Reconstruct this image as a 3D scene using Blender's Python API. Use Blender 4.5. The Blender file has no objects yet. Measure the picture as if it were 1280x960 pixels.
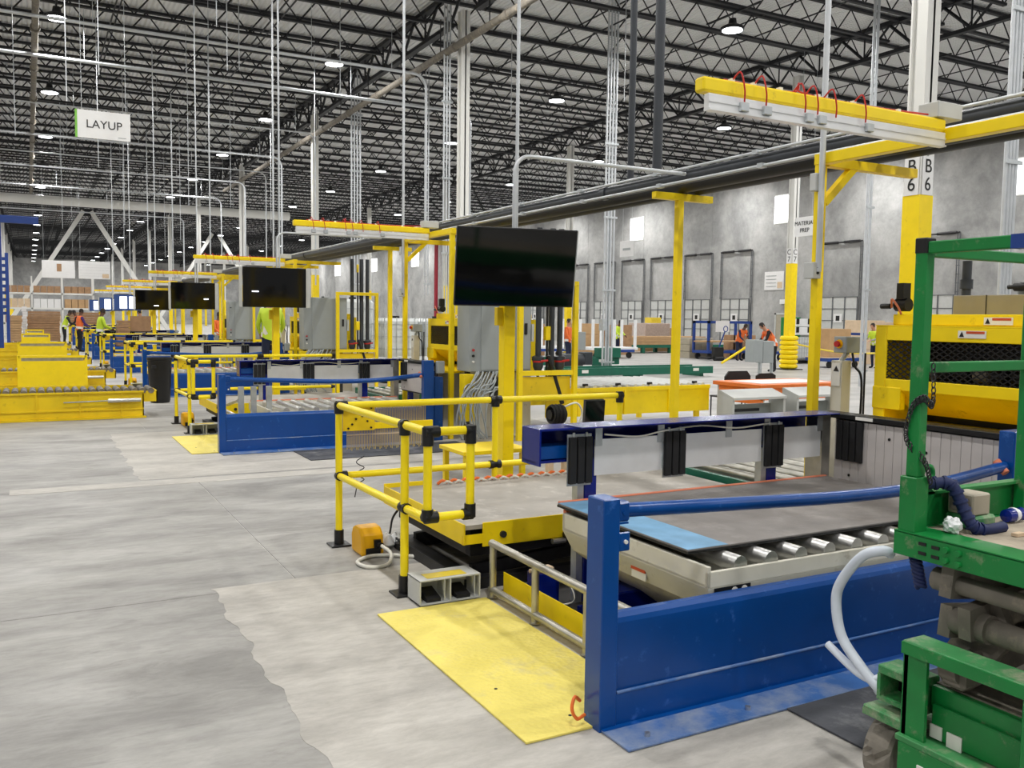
import bpy, bmesh, math, random
from mathutils import Vector, Matrix
random.seed(7)
SC = bpy.context.scene
COL = SC.collection
# ------------------------------------------------------------------ camera
F_PX, YAW, PITCH, ROLL, EYE = 1113.8, 0.49686232, 0.07297137, 0.01283758, 1.72
fw0 = Vector((math.sin(YAW), math.cos(YAW), 0)); rt0 = Vector((math.cos(YAW), -math.sin(YAW), 0)); up0 = Vector((0, 0, 1))
fw = fw0*math.cos(PITCH) - up0*math.sin(PITCH); up1 = up0*math.cos(PITCH) + fw0*math.sin(PITCH)
rt = rt0*math.cos(ROLL) + up1*math.sin(ROLL); up = up1*math.cos(ROLL) - rt0*math.sin(ROLL)
cam = bpy.data.cameras.new('camera'); camo = bpy.data.objects.new('camera', cam); COL.objects.link(camo)
cam.sensor_fit = 'HORIZONTAL'; cam.sensor_width = 36; cam.lens = F_PX/1280*36; cam.clip_end = 600; cam.clip_start = .05
camo.matrix_world = Matrix(((rt.x, up.x, -fw.x, 0), (rt.y, up.y, -fw.y, 0), (rt.z, up.z, -fw.z, EYE), (0, 0, 0, 1)))
SC.camera = camo
# ------------------------------------------------------------------ world and exposure
W = bpy.data.worlds.new('world'); SC.world = W; W.use_nodes = True
W.node_tree.nodes['Background'].inputs[0].default_value = (1, .99, .97, 1)
W.node_tree.nodes['Background'].inputs[1].default_value = .26
SC.view_settings.view_transform = 'Standard'; SC.view_settings.look = 'None'
SC.view_settings.exposure = 0.0; SC.view_settings.gamma = 1; SC.view_settings.use_curve_mapping = False
SC.cycles.use_denoising = True
SC.cycles.max_bounces = 6; SC.cycles.diffuse_bounces = 4; SC.cycles.glossy_bounces = 3
LAMP_POWER = 325.0
# ------------------------------------------------------------------ materials
MATS = {}
def mat(name, col, rough=.5, metal=0., var=.12, scale=6., bump=0., bscale=40., spec=.5, emit=None, estr=0., alpha=None, world=False, dirt=None, trans=0.):
    m = bpy.data.materials.new(name); m.use_nodes = True
    nt = m.node_tree; b = nt.nodes['Principled BSDF']; L = nt.links.new
    b.inputs['Roughness'].default_value = rough; b.inputs['Metallic'].default_value = metal
    b.inputs['Specular IOR Level'].default_value = spec
    if trans: b.inputs['Transmission Weight'].default_value = trans
    tc = nt.nodes.new('ShaderNodeNewGeometry' if world else 'ShaderNodeTexCoord'); src = tc.outputs['Position' if world else 'Object']
    n = nt.nodes.new('ShaderNodeTexNoise'); n.inputs['Scale'].default_value = scale; n.inputs['Detail'].default_value = 5
    L(src, n.inputs['Vector'])
    r = nt.nodes.new('ShaderNodeValToRGB')
    c = Vector(col[:3])
    r.color_ramp.elements[0].position = .3; r.color_ramp.elements[1].position = .7
    r.color_ramp.elements[0].color = (*(c*(1-var)), 1)
    r.color_ramp.elements[1].color = (*[min(1, v) for v in c*(1+var*.6)], 1)
    L(n.outputs['Fac'], r.inputs[0])
    out = r.outputs[0]
    if dirt:
        dcol, amt, dsc = dirt
        n3 = nt.nodes.new('ShaderNodeTexNoise'); n3.inputs['Scale'].default_value = dsc; n3.inputs['Detail'].default_value = 9; n3.inputs['Roughness'].default_value = .7
        L(src, n3.inputs['Vector'])
        r3 = nt.nodes.new('ShaderNodeValToRGB'); r3.color_ramp.elements[0].position = .62-amt*.25; r3.color_ramp.elements[1].position = .72
        mx = nt.nodes.new('ShaderNodeMix'); mx.data_type = 'RGBA'
        L(n3.outputs['Fac'], r3.inputs[0]); L(r3.outputs[0], mx.inputs[0]); L(out, mx.inputs[6]); mx.inputs[7].default_value = (*dcol, 1)
        out = mx.outputs[2]
    L(out, b.inputs['Base Color'])
    if bump:
        n2 = nt.nodes.new('ShaderNodeTexNoise'); n2.inputs['Scale'].default_value = bscale; n2.inputs['Detail'].default_value = 3
        L(src, n2.inputs['Vector'])
        bp = nt.nodes.new('ShaderNodeBump'); bp.inputs['Strength'].default_value = bump; bp.inputs['Distance'].default_value = .01
        L(n2.outputs['Fac'], bp.inputs['Height']); L(bp.outputs[0], b.inputs['Normal'])
    if emit:
        b.inputs['Emission Color'].default_value = (*emit, 1); b.inputs['Emission Strength'].default_value = estr
    MATS[name] = m
    return m
def S(r, g, b):   # sRGB 0-255 to linear
    f = lambda v: (v/255)/12.92 if v/255 < .04045 else ((v/255+.055)/1.055)**2.4
    return (f(r), f(g), f(b))
mat('yellow', S(252, 220, 2), .42, var=.05, scale=7, dirt=(S(214, 182, 20), .02, 9))
mat('yellow_tube', S(255, 228, 14), .38, var=.05, scale=8)
mat('yellow_worn', S(238, 204, 6), .5, var=.1, scale=4, dirt=(S(190, 156, 20), .06, 6))
mat('yellow_pale', S(240, 222, 112), .62, var=.1, scale=3, bump=.35, bscale=60, dirt=(S(214, 200, 140), .35, 2.2))
mat('amber', S(250, 186, 0), .4, var=.05)
mat('blue', S(0, 70, 146), .28, var=.10, scale=4, dirt=(S(60, 110, 190), .10, 9))
mat('blue_deep', S(6, 30, 128), .2, var=.12, scale=5)
mat('blue_worn', S(60, 106, 172), .55, var=.2, scale=6, dirt=(S(150, 160, 178), .7, 3.5))
mat('blue_rack', S(24, 62, 140), .5, var=.1)
mat('green', S(10, 126, 56), .42, var=.14, scale=7, dirt=(S(120, 140, 105), .16, 12))
mat('green_dusty', S(60, 140, 80), .6, var=.2, scale=9, dirt=(S(165, 160, 140), .5, 8))
mat('green_conv', S(14, 100, 78), .45, var=.12)
mat('cream', S(214, 210, 196), .5, var=.06, dirt=(S(170, 160, 140), .15, 6))
mat('lightgrey', S(196, 198, 196), .5, var=.06)
mat('cabinet_grey', S(158, 164, 165), .45, var=.04)
mat('steel', S(205, 205, 203), .38, .9, var=.12, scale=14, bump=.05)
mat('steel_dull', S(186, 184, 176), .42, .85, var=.2, scale=10)
mat('aluminium', S(236, 237, 238), .28, .3, var=.08, scale=5, bump=.03)
mat('galv', S(200, 205, 208), .4, .7, var=.12, scale=12)
mat('conduit', S(206, 210, 214), .42, .45, var=.08, scale=6)
mat('white_paint', S(228, 228, 224), .5, var=.04, world=True, scale=.7)
mat('black', S(17, 17, 19), .45, var=.2)
mat('black_rubber', S(20, 20, 23), .75, var=.25, scale=12, bump=.2)
mat('black_gloss', S(10, 12, 16), .1, var=.05, spec=.5)
mat('screen', S(6, 7, 9), .06, var=.02, spec=.5)
mat('dark_steel', S(48, 48, 50), .5, .4, var=.25, scale=9)
mat('dark_pipe', S(62, 66, 72), .45, .2, var=.12, scale=4)
mat('joist', S(30, 32, 37), .6, .1, var=.15, scale=3)
mat('beige', S(172, 164, 146), .5, var=.08)
mat('brown_board', S(168, 132, 98), .75, var=.16, scale=5)
mat('cardboard', S(190, 154, 112), .75, var=.1, scale=4)
mat('kraft_pale', S(214, 190, 160), .75, var=.08)
mat('wrap', S(186, 168, 158), .25, var=.12, scale=12)
mat('white_board', S(232, 232, 232), .5, var=.03)
mat('white_plastic', S(232, 234, 236), .5, var=.05)
mat('red', S(196, 40, 40), .45, var=.1)
mat('maroon_pipe', S(150, 24, 44), .45, var=.1)
mat('orange', S(236, 112, 40), .5, var=.1)
mat('orange_top', S(226, 118, 48), .5, var=.06)
mat('pink_rope', S(222, 130, 96), .7, var=.1)
mat('rope_white', S(214, 208, 196), .7, var=.2, scale=30)
mat('hose_clear', S(212, 220, 232), .35, var=.06, scale=20)
mat('hose_white', S(222, 220, 210), .5, var=.06)
mat('hose_navy', S(18, 34, 84), .6, var=.2)
mat('board_dark', S(122, 117, 114), .62, var=.18, scale=5, dirt=(S(150, 145, 141), .5, 3), bump=.15, bscale=70)
mat('board_blue', S(112, 160, 196), .6, var=.2, scale=7)
mat('rear_board', S(168, 163, 156), .7, var=.16, scale=3.5, dirt=(S(200, 196, 188), .3, 5), bump=.12)
mat('mat_rubber', S(74, 76, 82), .8, var=.25, scale=6, bump=.3, bscale=50, dirt=(S(120, 120, 122), .3, 3))
mat('grey_dust', S(120, 114, 104), .75, var=.25, scale=9, dirt=(S(160, 150, 130), .35, 7))
mat('deck_dust', S(172, 160, 142), .8, var=.18, scale=9, bump=.4, bscale=50, dirt=(S(110, 120, 90), .2, 6))
mat('tyre', S(128, 122, 112), .85, var=.25, scale=14, bump=.3)
mat('hdpe', S(196, 190, 188), .5, var=.09, scale=5, dirt=(S(168, 140, 118), .12, 2.5))
mat('label_white', S(236, 234, 228), .5, var=.03)
mat('label_red', S(206, 80, 40), .5, var=.05)
mat('ink', S(24, 24, 24), .6, var=.05)
mat('lime', S(206, 232, 60), .6, var=.08, emit=None)
mat('vest_orange', S(244, 116, 50), .6, var=.1)
mat('cloth_black', S(26, 26, 30), .85, var=.2)
mat('cloth_navy', S(28, 36, 66), .85, var=.2)
mat('cloth_purple', S(70, 44, 110), .85, var=.2)
mat('cloth_grey', S(150, 150, 150), .85, var=.1)
mat('skin', S(190, 140, 112), .55, var=.08)
mat('skin_dark', S(98, 66, 50), .55, var=.08)
mat('hair', S(34, 26, 22), .7, var=.2)
mat('sign_green', S(122, 190, 70), .5, var=.04)
mat('window_glow', (1, 1, 1), .4, var=0, emit=(.93, .97, 1), estr=3.0)
mat('lens', (1, 1, 1), .4, var=0, emit=(.95, .98, 1), estr=14.0)
mat('screen_lit', S(30, 44, 80), .3, var=.3, scale=3, emit=S(60, 90, 150), estr=.5)
mat('led', (1, 1, 1), .4, var=0, emit=(.85, .9, 1), estr=2.0)
mat('tote', S(222, 226, 226), .35, var=.05, trans=0.0)
mat('caution', S(232, 206, 60), .5, var=.1, scale=20)

def concrete(name, ca, cb, sc, stain, bump, rough=(.4, .7)):
    m = bpy.data.materials.new(name); m.use_nodes = True; nt = m.node_tree; L = nt.links.new; b = nt.nodes['Principled BSDF']
    g = nt.nodes.new('ShaderNodeNewGeometry')
    def noise(s, d=6, ro=.55, dist=0., st=False):
        n = nt.nodes.new('ShaderNodeTexNoise'); n.inputs['Scale'].default_value = s; n.inputs['Detail'].default_value = d
        n.inputs['Roughness'].default_value = ro; n.inputs['Distortion'].default_value = dist
        if st and 'floor' in name:
            mp = nt.nodes.new('ShaderNodeMapping'); mp.inputs['Scale'].default_value = (1, 2.6, 1); mp.inputs['Rotation'].default_value = (0, 0, .12); L(g.outputs['Position'], mp.inputs['Vector']); L(mp.outputs[0], n.inputs['Vector'])
        else: L(g.outputs['Position'], n.inputs['Vector'])
        return n
    def ramp(src, a, bb, ca_, cb_):
        r = nt.nodes.new('ShaderNodeValToRGB'); r.color_ramp.elements[0].position = a; r.color_ramp.elements[1].position = bb
        r.color_ramp.elements[0].color = (*ca_, 1); r.color_ramp.elements[1].color = (*cb_, 1); L(src, r.inputs[0]); return r
    def mix(fac, a, bb, mode='MIX'):
        x = nt.nodes.new('ShaderNodeMix'); x.data_type = 'RGBA'; x.blend_type = mode; L(a, x.inputs[6])
        if isinstance(fac, float): x.inputs[0].default_value = fac
        else: L(fac, x.inputs[0])
        if isinstance(bb, tuple): x.inputs[7].default_value = (*bb, 1)
        else: L(bb, x.inputs[7])
        return x.outputs[2]
    base = ramp(noise(sc, 8, .62, .5, True).outputs['Fac'], .36, .64, ca, cb).outputs[0]
    fine = ramp(noise(sc*7, 10, .75, .3, True).outputs['Fac'], .34, .66, (.84, .84, .835), (1.09, 1.09, 1.09)).outputs[0]
    c = mix(1.0, base, fine, 'MULTIPLY')
    blot = ramp(noise(sc*2.3, 10, .7, 1.2, True).outputs['Fac'], .56, .70, (0, 0, 0), (1, 1, 1)).outputs[0]
    mm = nt.nodes.new('ShaderNodeMath'); mm.operation = 'MULTIPLY'; L(blot, mm.inputs[0]); mm.inputs[1].default_value = stain
    c = mix(mm.outputs[0], c, tuple(v*.72 for v in ca))
    pale = ramp(noise(sc*3.1, 7, .6, .8).outputs['Fac'], .66, .74, (0, 0, 0), (1, 1, 1)).outputs[0]
    m2 = nt.nodes.new('ShaderNodeMath'); m2.operation = 'MULTIPLY'; L(pale, m2.inputs[0]); m2.inputs[1].default_value = stain*.8
    c = mix(m2.outputs[0], c, tuple(min(1, v*1.18) for v in cb))
    L(c, b.inputs['Base Color'])
    rr = ramp(noise(sc*1.7).outputs['Fac'], .3, .7, (rough[0],)*3, (rough[1],)*3); L(rr.outputs[0], b.inputs['Roughness'])
    bp = nt.nodes.new('ShaderNodeBump'); bp.inputs['Strength'].default_value = bump; bp.inputs['Distance'].default_value = .004
    L(noise(28, 6).outputs['Fac'], bp.inputs['Height']); L(bp.outputs[0], b.inputs['Normal'])
    b.inputs['Specular IOR Level'].default_value = .35
    MATS[name] = m
concrete('floor_old', S(138, 136, 133), S(172, 170, 166), .75, .5, .25)
concrete('floor_new', S(170, 166, 160), S(194, 190, 183), .9, .45, .25, (.5, .75))
concrete('floor_far', S(160, 159, 157), S(186, 184, 181), .4, .3, .15, (.35, .6))
concrete('wall_concrete', S(146, 147, 147), S(186, 186, 185), .35, .35, .2, (.7, .9))
concrete('subfloor', S(150, 148, 144), S(196, 193, 188), 3, .5, .1)
mat('pit_shade', S(52, 50, 50), .6, var=.3, scale=5)
mat('joint_dark', S(70, 70, 70), .8)
mat('track_grey', S(104, 107, 110), .5, .3, var=.1)
# roof deck with fluted ribs
mdk = mat('deck', S(234, 235, 236), .6, var=.05, scale=.6, world=True)
nt = mdk.node_tree; wv = nt.nodes.new('ShaderNodeTexWave'); wv.bands_direction = 'X'; wv.inputs['Scale'].default_value = 2.1
gg = nt.nodes.new('ShaderNodeNewGeometry'); nt.links.new(gg.outputs['Position'], wv.inputs['Vector'])
bp = nt.nodes.new('ShaderNodeBump'); bp.inputs['Strength'].default_value = .9; bp.inputs['Distance'].default_value = .05
nt.links.new(wv.outputs['Fac'], bp.inputs['Height']); nt.links.new(bp.outputs[0], nt.nodes['Principled BSDF'].inputs['Normal'])
# checker (tread) plate
mtp = MATS['yellow_pale']; nt = mtp.node_tree; ck = nt.nodes.new('ShaderNodeTexVoronoi'); ck.inputs['Scale'].default_value = 38
tcc = nt.nodes.new('ShaderNodeTexCoord'); nt.links.new(tcc.outputs['Object'], ck.inputs['Vector'])
bp = [n for n in nt.nodes if n.type == 'BUMP'][0]; nt.links.new(ck.outputs['Distance'], bp.inputs['Height']); bp.inputs['Strength'].default_value = .5

# ------------------------------------------------------------------ mesh builder
class MB:
    def __init__(s): s.v = []; s.f = []; s.sm = []
    def add(s, vs, fs, smooth=False):
        o = len(s.v); s.v += [tuple(v) for v in vs]
        for f in fs: s.f.append(tuple(i+o for i in f)); s.sm.append(smooth)
        return s
    def box(s, x0, x1, y0, y1, z0, z1, b=0.):
        if x1 < x0: x0, x1 = x1, x0
        if y1 < y0: y0, y1 = y1, y0
        if z1 < z0: z0, z1 = z1, z0
        if b <= 0 or min(x1-x0, y1-y0, z1-z0) < 2.2*b:
            return s.add([(x0,y0,z0),(x1,y0,z0),(x1,y1,z0),(x0,y1,z0),(x0,y0,z1),(x1,y0,z1),(x1,y1,z1),(x0,y1,z1)],
                [(3,2,1,0),(4,5,6,7),(0,1,5,4),(1,2,6,5),(2,3,7,6),(3,0,4,7)])
        P = {}; vs = []
        lo = (x0, y0, z0); hi = (x1, y1, z1)
        for c in range(8):
            sg = [(c >> a) & 1 for a in range(3)]
            for ax in range(3):
                p = [0, 0, 0]
                for a in range(3):
                    e = hi[a] if sg[a] else lo[a]
                    p[a] = e if a == ax else (e - b if sg[a] else e + b)
                P[c, ax] = len(vs); vs.append(p)
        cen = Vector(((x0+x1)/2, (y0+y1)/2, (z0+z1)/2)); fs = []
        def face(ids):
            a, bb, c = (Vector(vs[i]) for i in ids[:3])
            n = (bb-a).cross(c-a); m = sum((Vector(vs[i]) for i in ids), Vector())/len(ids)
            fs.append(tuple(ids) if n.dot(m-cen) > 0 else tuple(reversed(ids)))
        for ax in range(3):
            u, w = (ax+1) % 3, (ax+2) % 3
            for sd in (0, 1):
                face([P[(sd << ax) | (i << u) | (j << w), ax] for i, j in ((0,0),(1,0),(1,1),(0,1))])
            for i in (0, 1):
                for j in (0, 1):
                    c0 = (i << u) | (j << w); c1 = c0 | (1 << ax)
                    face([P[c0, u], P[c1, u], P[c1, w], P[c0, w]])
        for c in range(8): face([P[c, 0], P[c, 1], P[c, 2]])
        return s.add(vs, fs)
    def obox(s, c, ax, ay, az, hx, hy, hz):   # oriented box, centre, three axes, half sizes
        c = Vector(c); ax, ay, az = (Vector(a).normalized() for a in (ax, ay, az))
        vs = [c+ax*hx*i+ay*hy*j+az*hz*k for k in (-1, 1) for i, j in ((-1,-1),(1,-1),(1,1),(-1,1))]
        return s.add(vs, [(3,2,1,0),(4,5,6,7),(0,1,5,4),(1,2,6,5),(2,3,7,6),(3,0,4,7)])
    def bar(s, p0, p1, w, h=None):            # square bar between two points
        p0, p1 = Vector(p0), Vector(p1); d = p1-p0; h = h or w
        t = Vector((0, 0, 1)) if abs(d.normalized().z) < .95 else Vector((0, 1, 0))
        sx = d.cross(t).normalized(); sz = sx.cross(d).normalized()
        return s.obox((p0+p1)/2, d, sx, sz, d.length/2, w/2, h/2)
    def tube(s, pts, r, n=8, cap=True):
        pts = [Vector(p) for p in pts]; rs = r if isinstance(r, (list, tuple)) else [r]*len(pts)
        vs = []; fs = []
        d0 = (pts[1]-pts[0]).normalized(); t = Vector((0,0,1)) if abs(d0.z) < .9 else Vector((1,0,0))
        u = d0.cross(t).normalized()
        for i, p in enumerate(pts):
            if i == 0: d = pts[1]-p
            elif i == len(pts)-1: d = p-pts[i-1]
            else: d = (pts[i+1]-p).normalized()+(p-pts[i-1]).normalized()
            d = d.normalized() if d.length > 1e-9 else d0
            u = u-d*u.dot(d); u = u.normalized() if u.length > 1e-6 else d.orthogonal().normalized()
            w = d.cross(u)
            for k in range(n):
                a = 2*math.pi*k/n; vs.append(p+(u*math.cos(a)+w*math.sin(a))*rs[i])
        for i in range(len(pts)-1):
            for k in range(n):
                fs.append((i*n+k, i*n+(k+1) % n, (i+1)*n+(k+1) % n, (i+1)*n+k))
        s.add(vs, fs, n > 4)
        if cap:
            s.add([vs[k] for k in range(n)], [tuple(reversed(range(n)))]); s.add(vs[-n:], [tuple(range(n))])
        return s
    def cyl(s, p0, p1, r, n=12): return s.tube([p0, p1], r, n)
    def prism(s, poly, axis, a, b):           # polygon of (u,v) extruded along axis x/y/z from a to b
        def mk(p, w): return {'x': (w, p[0], p[1]), 'y': (p[0], w, p[1]), 'z': (p[0], p[1], w)}[axis]
        n = len(poly); vs = [mk(p, a) for p in poly]+[mk(p, b) for p in poly]
        return s.add(vs, [tuple(range(n)), tuple(reversed(range(n, 2*n)))]+[(i, i+n, (i+1) % n+n, (i+1) % n) for i in range(n)])
    def lathe(s, prof, c, n=16, axis='z'):
        def ring(r, h):
            out = []
            for k in range(n):
                a = 2*math.pi*k/n; x, y = r*math.cos(a), r*math.sin(a)
                q = {'z': (x, y, h), 'x': (h, x, y), 'y': (x, h, y)}[axis]
                out.append((c[0]+q[0], c[1]+q[1], c[2]+q[2]))
            return out
        vs = ring(*prof[0]); fs = []; base = 0
        for i in range(len(prof)-1):
            if i:
                d0 = Vector((prof[i][0]-prof[i-1][0], prof[i][1]-prof[i-1][1])); d1 = Vector((prof[i+1][0]-prof[i][0], prof[i+1][1]-prof[i][1]))
                if d0.length > 1e-9 and d1.length > 1e-9 and d0.angle(d1) > .7: base = len(vs); vs += ring(*prof[i])     # hard edge
            o = len(vs); vs += ring(*prof[i+1])
            for k in range(n): fs.append((base+k, base+(k+1) % n, o+(k+1) % n, o+k))
            base = o
        s.add(vs, fs, True)
        return s.add(vs[:n], [tuple(reversed(range(n)))]).add(vs[-n:], [tuple(range(n))])
    def mesh(s, name, m, off=(0, 0, 0)):
        me = bpy.data.meshes.new(name); o = Vector(off)
        me.from_pydata([tuple(Vector(v)-o) for v in s.v], [], s.f)
        me.polygons.foreach_set('use_smooth', s.sm)
        bm = bmesh.new(); bm.from_mesh(me); bmesh.ops.recalc_face_normals(bm, faces=bm.faces); bm.to_mesh(me); bm.free()
        me.materials.append(MATS[m]); return me
def arc(c, r, a0, a1, u, v, n=8):
    c, u, v = Vector(c), Vector(u), Vector(v)
    return [c+(u*math.cos(a)+v*math.sin(a))*r for a in [a0+(a1-a0)*i/n for i in range(n+1)]]
def smooth_path(pts, n=8):
    P = [Vector(p) for p in pts]; P = [P[0]*2-P[1]]+P+[P[-1]*2-P[-2]]; out = []
    for i in range(1, len(P)-2):
        for k in range(n):
            t = k/n; a, b, c, d = P[i-1], P[i], P[i+1], P[i+2]
            out.append(.5*((2*b)+(c-a)*t+(2*a-5*b+4*c-d)*t*t+(3*b-a-3*c+d)*t**3))
    return out+[P[-2]]
ROOT = {}
def thing(name, label, cat, loc=(0, 0, 0), group=None, kind=None):
    o = bpy.data.objects.new(name, None); COL.objects.link(o); o.location = loc; o.empty_display_size = .1
    if label: o['label'] = label
    if kind: o['kind'] = kind
    else: o['category'] = cat
    if group: o['group'] = group
    ROOT[o.name] = Vector(loc); return o
def off_of(p): return ROOT.get(p.name, Vector((0, 0, 0)))
def part(name, mb, m, parent, label=None, kind=None):
    off = off_of(parent); o = bpy.data.objects.new(name, mb.mesh(name, m, off)); COL.objects.link(o); o.parent = parent
    ROOT[o.name] = off
    if label: o['label'] = label
    if kind: o['kind'] = kind
    return o
def inst(name, me, parent, loc, rot=None):
    o = bpy.data.objects.new(name, me); COL.objects.link(o); o.parent = parent; o.location = Vector(loc)-off_of(parent)
    if rot: o.rotation_euler = rot
    ROOT[o.name] = off_of(parent); return o
def solo(name, mb, m, label, cat, group=None, kind=None, loc=None):
    off = Vector(loc) if loc else Vector((0, 0, 0))
    o = bpy.data.objects.new(name, mb.mesh(name, m, off)); COL.objects.link(o); o.location = off; ROOT[o.name] = off
    if label: o['label'] = label
    if kind: o['kind'] = kind
    else: o['category'] = cat
    if group: o['group'] = group
    return o
def copy_tree(o, parent=None, keep=None):
    c = o.copy(); COL.objects.link(c); c.parent = parent; ROOT[c.name] = off_of(o)
    for ch in list(o.children):
        copy_tree(ch, c)
    return c
def text_mesh(txt, size, m, depth=.002, align='CENTER'):
    cu = bpy.data.curves.new('t', 'FONT'); cu.body = txt; cu.size = size; cu.align_x = align; cu.align_y = 'CENTER'; cu.extrude = depth
    ob = bpy.data.objects.new('t', cu); COL.objects.link(ob); dg = bpy.context.evaluated_depsgraph_get()
    me = bpy.data.meshes.new_from_object(ob.evaluated_get(dg)); bpy.data.objects.remove(ob); me.materials.clear(); me.materials.append(MATS[m]); return me
# ================================================================== SETTING
D = 8.41                       # pitch of the workstations along Y
WALLX, DECKZ, JZ = 37.5, 11.35, 10.5
ENDY = 172.
# ---- floor: slabs with recessed joints over a dark sub-base
floor = solo('floor', MB().box(-40, WALLX+.3, -14, ENDY, -.3, -.004), 'subfloor', None, None, kind='structure')
XJ = [-40, -12, -4.6, 1.5, 7.6, 14.5, 21.5, 29, WALLX]
YJ = [-14, -6, 1.2, 5.62, 9.62, 18, 26.4, 34.8, 43.2, 60, 80, 110, 140, ENDY]
for i in range(len(XJ)-1):
    for j in range(len(YJ)-1):
        g = .004
        far = YJ[j] > 17 or XJ[i] > 7
        part('slab', MB().box(XJ[i]+g, XJ[i+1]-g, YJ[j]+g, YJ[j+1]-g, -.06, 0, .002), 'floor_far' if far else 'floor_old', floor)
rnd = random.Random(3)
for k in range(0, 4):          # newer, paler concrete cast around each workstation, with a ragged edge
    y0, y1 = 1.45+D*k, 5.72+D*k
    if k: y1 = 4.96+D*k+.5
    n = 90; edge = [(.97+rnd.uniform(-.008, .008)+.018*math.sin(i*.37)+.012*math.sin(i*.9+k), y1-(y1-y0)*i/n) for i in range(n+1)]
    poly = [(6.6, y0), (6.6, y1)]+edge
    part('slab', MB().prism(poly, 'z', -.01, .0015), 'floor_new', floor, 'paler newer concrete patch with a ragged edge')
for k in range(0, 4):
    part('pit_shade_sheet', MB().box(2.57, 4.95, 3.06+D*k, 4.9+D*k, .002, .0045), 'pit_shade', floor, 'dark sheet painted as the shade of the pit under the lift table')  # flat dark sheet gives the shade of a recessed pit by colour
part('slab', MB().prism([(-.2, 9.52), (6.6, 9.42), (6.6, 9.74), (-.2, 9.80)], 'z', -.01, .002), 'floor_new', floor, 'narrow pale strip of filled trench')
# ---- ceiling deck
ceiling = solo('ceiling', MB().box(-34, WALLX+.5, -14, ENDY, DECKZ, DECKZ+.15), 'deck', None, None, kind='structure')
# open web joists, 13.2 m long, along X
def truss(length, depth, pitch, ct, cb, web, along):
    b = MB()
    def bx(a0, a1, w, z0, z1):
        if along == 'x': b.box(a0, a1, -w/2, w/2, z0, z1)
        else: b.box(-w/2, w/2, a0, a1, z0, z1)
    bx(0, length, ct, depth-ct*.6, depth); bx(pitch*.45, length-pitch*.45, cb, 0, cb*.6)
    n = round(length/pitch)
    P = lambda a, z: (a, 0, z) if along == 'x' else (0, a, z)
    for i in range(n):
        a = i*length/n; m = (i+.5)*length/n; e = (i+1)*length/n
        b.tube([P(a, depth-ct*.5), P(m, cb*.4)], web, 4, False); b.tube([P(m, cb*.4), P(e, depth-ct*.5)], web, 4, False)
        if along == 'y': b.tube([P(m, cb*.4), P(m, depth)], web*.7, 4, False)
    return b
JL = 13.2
jm = truss(JL, .80, 1.1, .14, .12, .024, 'x').mesh('joist', 'joist')
y = 8.2; ji = 0
while y < 166:
    for xa in (-2.0, 11.2, 24.4):
        if xa > 11 or y > 14: inst('joist', jm, ceiling, (xa, y, JZ))
    y += 1.905
# bridging lines that cross under the joists
for xb in (2.4, 6.8, 15.6, 20.0, 28.8, 33.2):
    part('bridging', MB().box(xb-.02, xb+.02, 8, 165, JZ+.02, JZ+.05).box(xb+.3, xb+.34, 8, 165, JZ+.72, JZ+.75), 'joist', ceiling)
gm = truss(15.24, 1.05, 1.905, .22, .19, .05, 'y').mesh('girder', 'joist')
for X in (-2.0, 11.2, 24.4):
    for n in range(-1, 11):
        if X < 0 and n < 1: continue
        inst('girder', gm, ceiling, (X, 8.58+15.24*n, JZ-.22))
# ---- side wall of tilt-up concrete panels with dock doors
wall = solo('wall_right', MB().box(WALLX+.12, WALLX+.3, -14, ENDY, -.3, DECKZ), 'joint_dark', None, None, kind='structure')
DOORS = [27.7, 33.1, 40.95, 44.4, 48.0, 51.4, 54.9, 58.4, 65, 68.6, 72.2, 75.8, 79.4]
WINS = [(23.0, 24.1), (36.95, 38.0), (50.4, 51.85), (64.0, 65.3), (77, 78.6), (90.7, 92.8), (104, 106), (118.5, 121)]
yj = [-14]+[round(8.3+7.0*i, 2) for i in range(24)]
for a, b in zip(yj[:-1], yj[1:]):
    part('panel', MB().box(WALLX, WALLX+.12, a+.012, b-.012, 0, DECKZ), 'wall_concrete', wall)
for i, (a, b) in enumerate(WINS):
    w = solo('window_%d' % (i+1), MB().box(WALLX-.03, WALLX+.02, a-.06, b+.06, 7.26, 8.9, .01), 'white_paint', None, None, kind='structure')
    part('pane', MB().box(WALLX-.06, WALLX-.031, a, b, 7.34, 8.82), 'window_glow', w, 'bright daylit pane')
rail = MB().box(-.02, .02, -.02, .02, 0, 5.9).box(-.02, .02, .10, .13, 3.1, 5.9)
for q in range(7): rail.box(-.02, .02, -.04, .14, 3.2+q*.4, 3.24+q*.4)
railm = rail.mesh('track', 'track_grey')
springm = MB().cyl((0, -1.35, 0), (0, 1.35, 0), .04, 8).cyl((0, -1.2, 0), (0, -.2, 0), .07, 8).cyl((0, .2, 0), (0, 1.2, 0), .07, 8).mesh('spring_shaft', 'dark_steel')
secm = MB().box(-.025, .025, -1.22, 1.22, 0, .60, .008).mesh('section', 'lightgrey')
stilem = MB().box(-.02, .02, -.03, .03, 0, 3.06).mesh('stile', 'track_grey')
crossm = MB().box(-.015, .015, -1.22, 1.22, 0, .035).mesh('rail', 'track_grey')
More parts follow.
